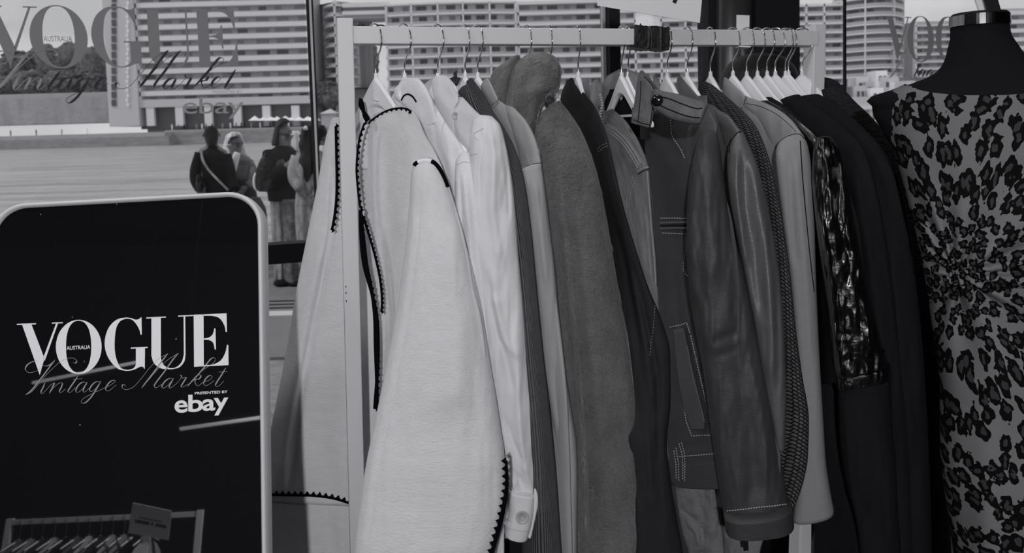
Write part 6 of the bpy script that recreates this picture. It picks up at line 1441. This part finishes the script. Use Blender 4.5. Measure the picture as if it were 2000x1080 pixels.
def person(label, Z, X, skinm, J, hands=(), face=None, group=None):
    """J: head centre/neck/shoulders/elbows/hands/hips/knees/ankles in pixels"""
    gz = V(X, 300, Z); t = thing('person', label, 'person', (gz.x, Z, 0.0), group)
    s = F / Z
    jj = {}; E = []
    def a(n, x, y, r, dz=0.0): jj[n] = (x, y, Z + dz, r)
    hx, hy = J['head']; nx, ny = J['neck']; px_, py_ = J['pelvis']
    a('pelvis', px_, py_, .13); a('waist', (px_*.7+nx*.3), py_*.6+ny*.4, .115); a('chest', px_*.25+nx*.75, py_*.25+ny*.75+3, .125); a('neck', nx, ny, .055)
    a('skull_base', hx-(hx-nx)*.3, hy + .06*s, .07); a('skull', hx, hy, .092); a('crown', hx, hy - .07*s, .06)
    E += [('pelvis','waist'),('waist','chest'),('chest','neck'),('neck','skull_base'),('skull_base','skull'),('skull','crown')]
    if face:
        a('nose', hx + face*.085*s, hy + .01*s, .022, -0.09 if abs(face) < .8 else -.03); a('chin', hx + face*.045*s, hy + .085*s, .04, -.05); E += [('skull','nose'),('skull_base','chin')]
    for sd_ in 'lr':
        (sx, sy, sz), (ex_, ey_, ez), (wx, wy, wz) = J['arm_'+sd_]
        a('shoulder_'+sd_, sx, sy, .06, sz); a('elbow_'+sd_, ex_, ey_, .042, ez); a('wrist_'+sd_, wx, wy, .028, wz); E += [('chest','shoulder_'+sd_),('shoulder_'+sd_,'elbow_'+sd_),('elbow_'+sd_,'wrist_'+sd_)]
        dx, dy = wx-ex_, wy-ey_; l = math.hypot(dx, dy) or 1; dx, dy = dx/l, dy/l
        a('palm_'+sd_, wx+dx*.06*s, wy+dy*.06*s, .030, wz); E.append(('wrist_'+sd_,'palm_'+sd_))
        for k in range(4):
            q = (k-1.5)*.020*s; ln = (.07, .08, .075, .06)[k]*s
            bx, by = wx+dx*.085*s - dy*q, wy+dy*.085*s + dx*q
            a('knuckle%d_'%k+sd_, bx, by, .0095, wz-.005); a('tip%d_'%k+sd_, bx+dx*ln-dy*q*.2, by+dy*ln+dx*q*.2, .007, wz-.03); E += [('palm_'+sd_,'knuckle%d_'%k+sd_),('knuckle%d_'%k+sd_,'tip%d_'%k+sd_)]
        a('thumb_'+sd_, wx+dx*.05*s-dy*.045*s, wy+dy*.05*s+dx*.045*s, .010, wz-.02); E.append(('wrist_'+sd_,'thumb_'+sd_))
        (kx, ky), (ax, ay) = J['leg_'+sd_]
        hpx = px_ + (kx-px_)*.35 + (2 if sd_ == 'r' else -2)
        a('hip_'+sd_, hpx, py_+6, .095); a('knee_'+sd_, kx, ky, .06); a('ankle_'+sd_, ax, ay, .042); a('toe_'+sd_, ax + J.get('toe', 0)*s, ay + .03*s, .035, -.15 if not J.get('toe') else -.04)
        E += [('pelvis','hip_'+sd_),('hip_'+sd_,'knee_'+sd_),('knee_'+sd_,'ankle_'+sd_),('ankle_'+sd_,'toe_'+sd_)]
    b = skin_body('body', jj, E, skinm, t)
    if face is not None and face != 0:
        mb = MB()
        for e in (-.032, .032):
            MB().ball(V(hx + face*.055*s*(1 if abs(face)<.8 else 1) + e*s*(1-abs(face)*.5), hy - .002*s, Z - (.085 if abs(face) < .8 else .05)), (.009, .006, .005), 8, 6).build('eye', hair_dark, t, smooth=True)
        MB().ball(V(hx + face*.062*s, hy + .052*s, Z - .078), (.022, .01, .006), 8, 6).build('mouth', hair_brown, t, smooth=True)
    for c in (-1, 1): MB().ball(V(hx - c*.088*s*(1-.3*abs(face or 0)), hy+.008*s, Z), (.009, .014, .024), 8, 6).build('ear', skinm, t, smooth=True)
    return t
def cl(name, rows, m, t, Z, th, **k):
    return cloth(name, [(a, b, c, d, Z + (dz[0] if dz else 0), Z + (dz[0] if dz else 0), th * (dz[1] if len(dz) > 1 else 1)) for a, b, c, d, *dz in rows], m, t, nr=k.pop('nr', 40), nk=k.pop('nk', 36), wr=k.pop('wr', (0.012, 22, 12)), square=0.9, **k)
def tubep(name, pts, rad, m, t):
    P = smooth_path([at(x, y, z) for x, y, z in pts], 16); r = np.interp(np.linspace(0, 1, 16), np.linspace(0, 1, len(rad)), rad)
    return MB().tube([Vector(p) for p in P], list(r), 12).build(name, m, t, smooth=True)

# woman in black jacket with shoulder bag
Z = 8.0
t = person('person in black jacket and wide mottled trousers, arms folded, black bag on the shoulder', Z, 556, skin, dict(head=(555,256), neck=(556,284), pelvis=(556,385), toe=.09,
    arm_l=((530,300,0),(528,342,-.12),(556,326,-.24)), arm_r=((574,302,0),(578,344,-.12),(566,334,-.2)), leg_l=((545,455),(543,541)), leg_r=((568,455),(570,543))), face=.55)
cl('hair', [(548,231,559,231),(541,236,566,237),(537,246,553,246,.02),(534,258,546,258,.03),(532,270,545,270,.03),(530,281,544,281,.03),(532,285,541,285,.03)], hair_brown, t, Z-.02, .11)
cl('fringe', [(546,232,560,232),(543,236,566,236),(543,240,557,240),(541,245,549,245)], hair_brown, t, Z-.06, .09, nr=16)
cl('jacket', [(545,284,566,285,0,.5),(533,290,576,293,0,.8),(522,299,582,303),(516,318,585,322),(517,345,586,348),(521,372,585,374),(524,392,583,390)], cloth_black, t, Z, .155)
tubep('sleeve', [(529,300,Z-.03),(526,325,Z-.12),(530,342,Z-.18),(548,331,Z-.27),(555,326,Z-.28)], [.085,.08,.07,.055,.05], cloth_black, t)
tubep('sleeve', [(574,303,Z-.03),(581,325,Z-.1),(578,342,Z-.17),(570,336,Z-.22)], [.08,.075,.065,.05], cloth_black, t)
cl('trouser_leg', [(527,388,556,388),(528,420,556,420),(531,460,560,460),(534,500,560,500),(535,530,562,530),(534,549,563,551)], cloth_print_light, t, Z+.02, .12, folds=(.02,2,0))
cl('trouser_leg', [(548,388,582,388),(550,420,584,420),(553,460,586,460),(552,500,587,500),(553,530,589,530),(556,549,592,551)], cloth_print, t, Z-.05, .13, folds=(.02,2,1))
for x in (548, 574): MB().ball(V(x+6, 551, Z-.06), (.10,.14,.04), 12, 8).build('shoe', cloth_black, t, smooth=True)
b = thing('shoulder_bag', 'shiny black slouchy leather bag at the side of the folded-arms person', 'bag', tuple(V(512, 340, Z-.15)))
cl('pouch', [(510,308,520,306),(505,318,528,314),(500,335,534,330),(498,352,535,348),(499,366,532,366),(504,373,526,374)], bag_black, b, Z-.2, .09, wr=(.02,30,20))
tubep('strap', [(506,330,Z-.22),(513,312,Z-.2),(519,302,Z-.13),(526,296,Z-.02)], [.012,.014,.014,.012], bag_black, b)
tubep('rim_highlight', [(499,338,Z-.24),(496,350,Z-.25),(497,364,Z-.25),(501,372,Z-.24)], [.010,.012,.012,.010], cloth_white, b)  # pale tube stands in for the highlight along the bag's rim
# person seen from behind in black jacket, pale strap across the back
Z = 8.2
t = person('short-haired person seen from behind, black jacket with a pale strap across the back', Z, 414, skin, dict(head=(413,262), neck=(414,284), pelvis=(420,390),
    arm_l=((394,298,0),(388,335,.05),(392,368,-.1)), arm_r=((438,302,0),(447,340,.02),(456,374,-.1)), leg_l=((412,455),(412,536)), leg_r=((432,455),(432,536))), face=0)
cl('hair', [(406,246,420,246),(400,252,425,252),(398,262,427,262),(400,272,426,273),(403,280,423,281),(406,284,418,284)], hair_dark, t, Z-.005, .125)
cl('jacket', [(404,283,424,284,0,.55),(402,290,427,291,0,.6),(393,296,440,300,0,.85),(389,315,443,318),(391,340,448,344),(394,362,452,366),(396,390,452,392),(398,405,452,405)], cloth_black, t, Z, .15)
tubep('sleeve', [(395,300,Z),(386,330,Z-.03),(385,352,Z-.06),(392,370,Z-.1)], [.075,.075,.07,.055], cloth_black, t)
tubep('sleeve', [(438,304,Z),(446,330,Z-.02),(451,352,Z-.05),(458,372,Z-.12)], [.075,.07,.065,.055], cloth_black, t)
cl('trouser_leg', [(398,400,428,400),(402,460,424,460),(404,535,422,536)], cloth_dark, t, Z, .1); cl('trouser_leg', [(420,400,452,400),(422,460,446,460),(424,535,444,536)], cloth_dark, t, Z-.02, .1)
for x in (413, 433): MB().ball(V(x, 537, Z-.03), (.06,.14,.04), 12, 8).build('shoe', cloth_black, t, smooth=True)
b = thing('crossbody_bag', 'small black bag hung on a pale strap over the back of the short-haired person', 'bag', tuple(V(386, 360, Z-.2)))
cl('pouch', [(384,342,392,340),(382,352,396,350),(383,366,396,366),(385,374,394,374)], bag_black, b, Z-.16, .06)
tubep('strap', [(393,296,Z-.12),(396,312,Z-.17),(406,330,Z-.18),(422,348,Z-.18),(436,362,Z-.18),(446,372,Z-.17)], [.014,.013,.012,.012,.012,.012], cloth_print_light, b)
# blonde person, hand at the chin
Z = 8.75
t = person('person with long blonde hair resting the chin on one hand, grey top and dark skirt', Z, 464, skin, dict(head=(460,277), neck=(460,299), pelvis=(474,385),
    arm_l=((446,312,0),(449,345,-.15),(457,314,-.24)), arm_r=((484,314,0),(493,350,-.05),(480,366,-.15)), leg_l=((468,455),(468,520)), leg_r=((482,455),(482,520))), face=.35)
cl('hair', [(452,258,464,258),(442,264,472,264),(438,276,476,276,.04),(435,290,480,290,.05),(437,305,486,305,.05),(443,318,494,322,.05),(449,330,498,334,.05)], hair_blonde, t, Z+.05, .08, wr=(.01,40,6))
cl('fringe', [(451,258,466,258),(445,263,472,263),(444,269,452,269),(443,276,448,276)], hair_blonde, t, Z-.05, .09, nr=14)
cl('top', [(448,303,474,303,0,.5),(442,312,488,313),(444,330,495,332),(450,350,497,350),(453,362,497,362)], cloth_grey, t, Z, .13)
tubep('sleeve', [(447,314,Z-.02),(444,332,Z-.12),(449,345,Z-.18)], [.06,.055,.05], cloth_print, t)
tubep('forearm_sleeve', [(450,345,Z-.2),(455,328,Z-.26),(460,310,Z-.27),(464,298,Z-.26)], [.042,.042,.04,.034], cloth_white, t)
tubep('sleeve', [(484,316,Z-.02),(493,336,Z-.05),(494,352,Z-.08),(484,364,Z-.14)], [.06,.06,.055,.05], cloth_print, t)
cl('skirt', [(452,350,498,350),(450,380,502,380),(448,420,508,420),(448,460,514,460)], cloth_dark, t, Z+.01, .17, folds=(.02,3,0))
cl('skirt_panel', [(488,385,508,385),(494,410,520,410),(502,432,522,432),(510,450,519,450)], cloth_grey, t, Z-.14, .03)
# long dark haired person in pale patterned dress
Z = 7.6
t = person('person seen from behind with very long dark wavy hair and a pale patterned dress', Z, 600, skin, dict(head=(603,264), neck=(602,288), pelvis=(602,392),
    arm_l=((584,305,0),(578,340,-.02),(590,372,-.1)), arm_r=((620,305,0),(624,340,-.02),(618,376,-.1)), leg_l=((597,470),(597,563)), leg_r=((608,470),(610,563))), face=0)
cl('hair', [(595,245,611,245),(589,252,618,253),(587,266,620,268),(583,284,623,284),(586,298,619,298),(581,314,624,314),(588,330,617,332),(592,344,608,344),(597,354,602,354)], hair_dark, t, Z-.03, .135, wr=(.02,30,8), folds=(.015,3,0))
tubep('hair_clip', [(594,252,Z-.2),(597,249,Z-.21),(599,253,Z-.2)], [.012,.016,.012], cloth_white, t)
cl('dress', [(588,296,618,296,0,.6),(578,304,626,304),(575,325,627,326),(577,350,624,350,0,.8),(578,372,624,372,0,.7),(576,400,626,400),(577,440,628,440),(580,480,630,480),(584,520,628,520)], cloth_print_light, t, Z, .14, folds=(.03,4,0), creases=[([(598,360),(600,400),(604,470)], 4, -.04), ([(612,360),(610,420)], 4, -.04)])
tubep('sleeve', [(583,306,Z),(576,330,Z-.02),(577,352,Z-.05),(588,370,Z-.12)], [.07,.07,.065,.05], cloth_print_light, t)
for x in (597, 609): MB().ball(V(x, 566, Z-.04), (.05,.12,.04), 12, 8).build('shoe', cloth_black, t, smooth=True)
# pale haired person mostly hidden
Z = 9.0
t = person('person with pale blonde hair mostly hidden behind the long dark hair', Z, 577, skin_light, dict(head=(577,270), neck=(577,291), pelvis=(580,380),
    arm_l=((567,305,0),(565,335,0),(570,360,-.1)), arm_r=((592,305,0),(594,335,0),(590,360,-.1)), leg_l=((575,450),(575,510)), leg_r=((586,450),(586,510))), face=0)
cl('hair', [(571,256,583,256),(567,262,588,262),(566,275,589,276),(568,290,588,292),(572,300,584,302)], hair_blonde, t, Z-.01, .11)
cl('coat', [(570,300,588,300,0,.6),(563,308,596,308),(563,340,597,340),(564,390,598,390),(564,440,600,440)], cloth_white, t, Z, .13)
cl('trousers', [(566,436,600,436),(568,480,598,480),(570,508,594,508)], cloth_grey, t, Z, .1)
# dark haired person right of the joint
Z = 8.6
t = person('person with dark bobbed hair right of the thin black window joint', Z, 631, skin, dict(head=(629,266), neck=(630,288), pelvis=(632,385),
    arm_l=((616,303,0),(614,335,0),(620,362,-.1)), arm_r=((645,303,0),(647,335,0),(640,362,-.1)), leg_l=((627,450),(627,522)), leg_r=((638,450),(638,522))), face=.7)
cl('hair', [(622,244,634,245),(617,250,638,253),(616,262,640,262,.03),(616,276,628,276,.05),(617,286,626,286,.05)], hair_dark, t, Z-.03, .12)
cl('shirt', [(624,288,638,288,0,.5),(616,298,645,300),(614,330,648,332),(616,370,648,372),(616,392,648,392)], cloth_grey, t, Z, .14); cl('scarf', [(624,284,638,285),(622,292,640,293),(626,300,640,302)], cloth_white, t, Z-.03, .1, nr=16)
cl('trousers', [(616,390,648,390),(618,450,646,450),(620,520,644,520)], cloth_dark, t, Z, .12)

# ------------------------------------------------------------------ the part of the room the glossy sign mirrors
def refl(P): P = Vector(P); return P - en*2*(P - Cl).dot(en)
def RV(x, y, Z): return refl(at(x, y, Z))
r0, r1 = RV(18, 1031, 4.0), RV(392, 993, 4.0); zr = (r0.z + r1.z) / 2; r0.z = r1.z = zr
rk = thing('low_clothes_rail', 'low white clothes rail mirrored in the lower part of the black sign', 'clothes rail', ((r0.x+r1.x)/2, (r0.y+r1.y)/2, 0))
bevel(MB().beam(r0, r1, 0.026, 0.026, Vector((0, 0, 1))).build('top_rail', white_paint, rk), .001)
for p in (r0, r1):
    MB().beam(Vector((p.x, p.y, zr+0.02)), Vector((p.x, p.y, 0)), .03, .03, Vector((1, 0, 0))).build('post', white_paint, rk)
    MB().beam(Vector((p.x-.02, p.y-.22, .015)), Vector((p.x+.02, p.y+.22, .015)), .04, .03, Vector((0, 0, 1))).build('foot', white_paint, rk)
dr = (r1 - r0).normalized(); dn = Vector((-dr.y, dr.x, 0))
mats_ = [cloth_grey, grey_cotton, cloth_dark, denim, cloth_black, cloth_grey, suede, cloth_dark, blazer, grey_cotton, cloth_black, denim]
nm_ = ['dark grey', 'crumpled grey', 'charcoal', 'faded denim', 'black', 'mid grey', 'pale suede', 'deep grey', 'light wool', 'soft grey', 'plain black', 'blue-grey denim']
for i in range(12):
    s_ = 0.06 + i * 0.058; c = r0 + (r1 - r0) * s_ * 1.05
    t = thing('shirt', '%s garment on the low rail mirrored in the sign' % nm_[i], 'shirt', (c.x, c.y, 0.12), 'garments on the low mirrored rail')
    prof = [(0, .03, .010), (-.03, .05, .014), (-.06, .12, .016), (-.10, .17, .018), (-.2, .19, .02), (-.4, .2, .022), (-.58, .21, .022)]
    mb = MB(); mb.rings([[Vector((c.x, c.y, zr - .085 + dz)) + dn*w_*math.cos(a) + dr*th_*math.sin(a) for a in np.linspace(0, 2*PI, 24, endpoint=False)] for dz, w_, th_ in prof][::-1])
    mb.build('body', mats_[i], t, smooth=True)
    h = thing('hanger', 'white wire-hooked hanger carrying the %s garment on the low mirrored rail' % nm_[i], 'hanger', (c.x, c.y, zr), 'hangers on the low mirrored rail')
    P = [(0, -.085), (0, -.03), (.014, -.01), (.016, .008), (0, .0185), (-.014, .010)]
    MB().tube([Vector((c.x, c.y, zr)) + dn*a + Vector((0, 0, b)) for a, b in P], .0018, 8).build('hook', chrome, h, smooth=True)
    MB().tube([Vector((c.x, c.y, zr - .13)) - dn*.14, Vector((c.x, c.y, zr - .088)), Vector((c.x, c.y, zr - .13)) + dn*.14], .005, 8).build('shoulders', hanger_plastic, h, smooth=True)
# card on a short stalk clamped to that rail
q = [RV(259, 982, 3.9), RV(335, 998, 3.9), RV(329, 1055, 3.9), RV(250, 1041, 3.9)]
cc = sum(q, Vector()) / 4; cd = thing('price_card', 'small white card on a short stalk over the low rail, mirrored in the sign', 'sign', tuple(cc))
nn = (q[1]-q[0]).cross(q[3]-q[0]).normalized(); 
if nn.y < 0: nn = -nn
mb = MB(); mb.add(q + [p - nn*.003 for p in q], [(0,1,2,3),(7,6,5,4),(0,4,5,1),(1,5,6,2),(2,6,7,3),(3,7,4,0)]); mb.build('card', card_mat, cd)
def cardp(u, v): return (q[0]*(1-u) + q[1]*u)*(1-v) + (q[3]*(1-u) + q[2]*u)*v + nn*.001
for u0, u1, v0, v1 in ((.24,.80,.40,.445),):
    for k in range(16):
        a = u0 + (u1-u0)*k/16; mb = MB(); mb.add([cardp(a, v0), cardp(a+.024, v0), cardp(a+.024, v1), cardp(a, v1)], [(0,1,2,3)]); mb.build('small_print', ink, cd)
for a, b in ((.13,.165),(.175,.21),(.22,.26),(.27,.30),(.31,.35),(.36,.40),(.41,.45),(.46,.49),(.54,.58),(.645,.68),(.69,.72),(.73,.765),(.775,.81),(.82,.86),(.87,.905)):
    mb = MB(); mb.add([cardp(a, .51), cardp(b, .51), cardp(b, .62), cardp(a, .62)], [(0,1,2,3)]); mb.build('bold_print', ink, cd)
a = (q[3]*.55 + q[2]*.45); MB().beam(a + Vector((0, 0, .02)) - nn*.004, Vector((a.x, a.y, 0.0)) - nn*.004, .03, .012, Vector((1, 0, 0))).build('stalk', card_mat, cd)
MB().box((a.x-.12, a.y-.12, 0), (a.x+.12, a.y+.06, .012)).build('base', card_mat, cd)
# slim tube lamps hung from the ceiling
for i, (xa, ya, xb, yb, Z_) in enumerate(((62, 748, 275, 706, 5.2), (350, 838, 520, 814, 4.6))):
    p, s2 = RV(xa, ya, Z_), RV(xb, yb, Z_); t = thing('tube_lamp', ['longer upper slim tube lamp on cables, mirrored across the sign script', 'shorter lower slim tube lamp on cables, mirrored below the sign lettering'][i], 'lamp', tuple((p+s2)/2))
    MB().tube([p, s2], .011, 12).build('tube', lamp_emit, t, smooth=True)
    for e in (p, s2):
        MB().ball(e, .014, 10, 8).build('end_cap', band_metal, t, smooth=True)
        MB().tube([e, Vector((e.x, e.y, CEIL))], .0015, 6).build('cable', band_black, t)
# ceiling light panels; the one above the sign is added to brighten the cardigan
for i, (x, y) in enumerate(((-1.75, -2.1), (1.2, -1.6), (0.1, 1.2), (3.2, 1.4), (-1.5, 0.5))):
    t = thing('ceiling_light', ['flat ceiling light panel at the back left of the room', 'flat ceiling light panel at the back right of the room', 'flat ceiling light panel above the clothes rail', 'flat ceiling light panel above the mannequin side', 'flat ceiling light panel added above the glossy sign to brighten the cardigan'][i], 'ceiling light', (x, y, CEIL-.03))
    bevel(MB().box((x-.34, y-.17, CEIL-.05), (x+.34, y+.17, CEIL)).build('housing', black_frame, t), .006)
    MB().box((x-.31, y-.14, CEIL-.054), (x+.31, y+.14, CEIL-.0495)).build('diffuser', hanger_plastic, t)
    ld = bpy.data.lights.new('ceiling_panel_light', 'AREA'); ld.shape = 'RECTANGLE'; ld.size = .6; ld.size_y = .26; ld.energy = 5.0 if i < 4 else 11.0
    lo_ = bpy.data.objects.new('ceiling_panel_light', ld); COL.objects.link(lo_); lo_.location = (x, y, CEIL-.06)
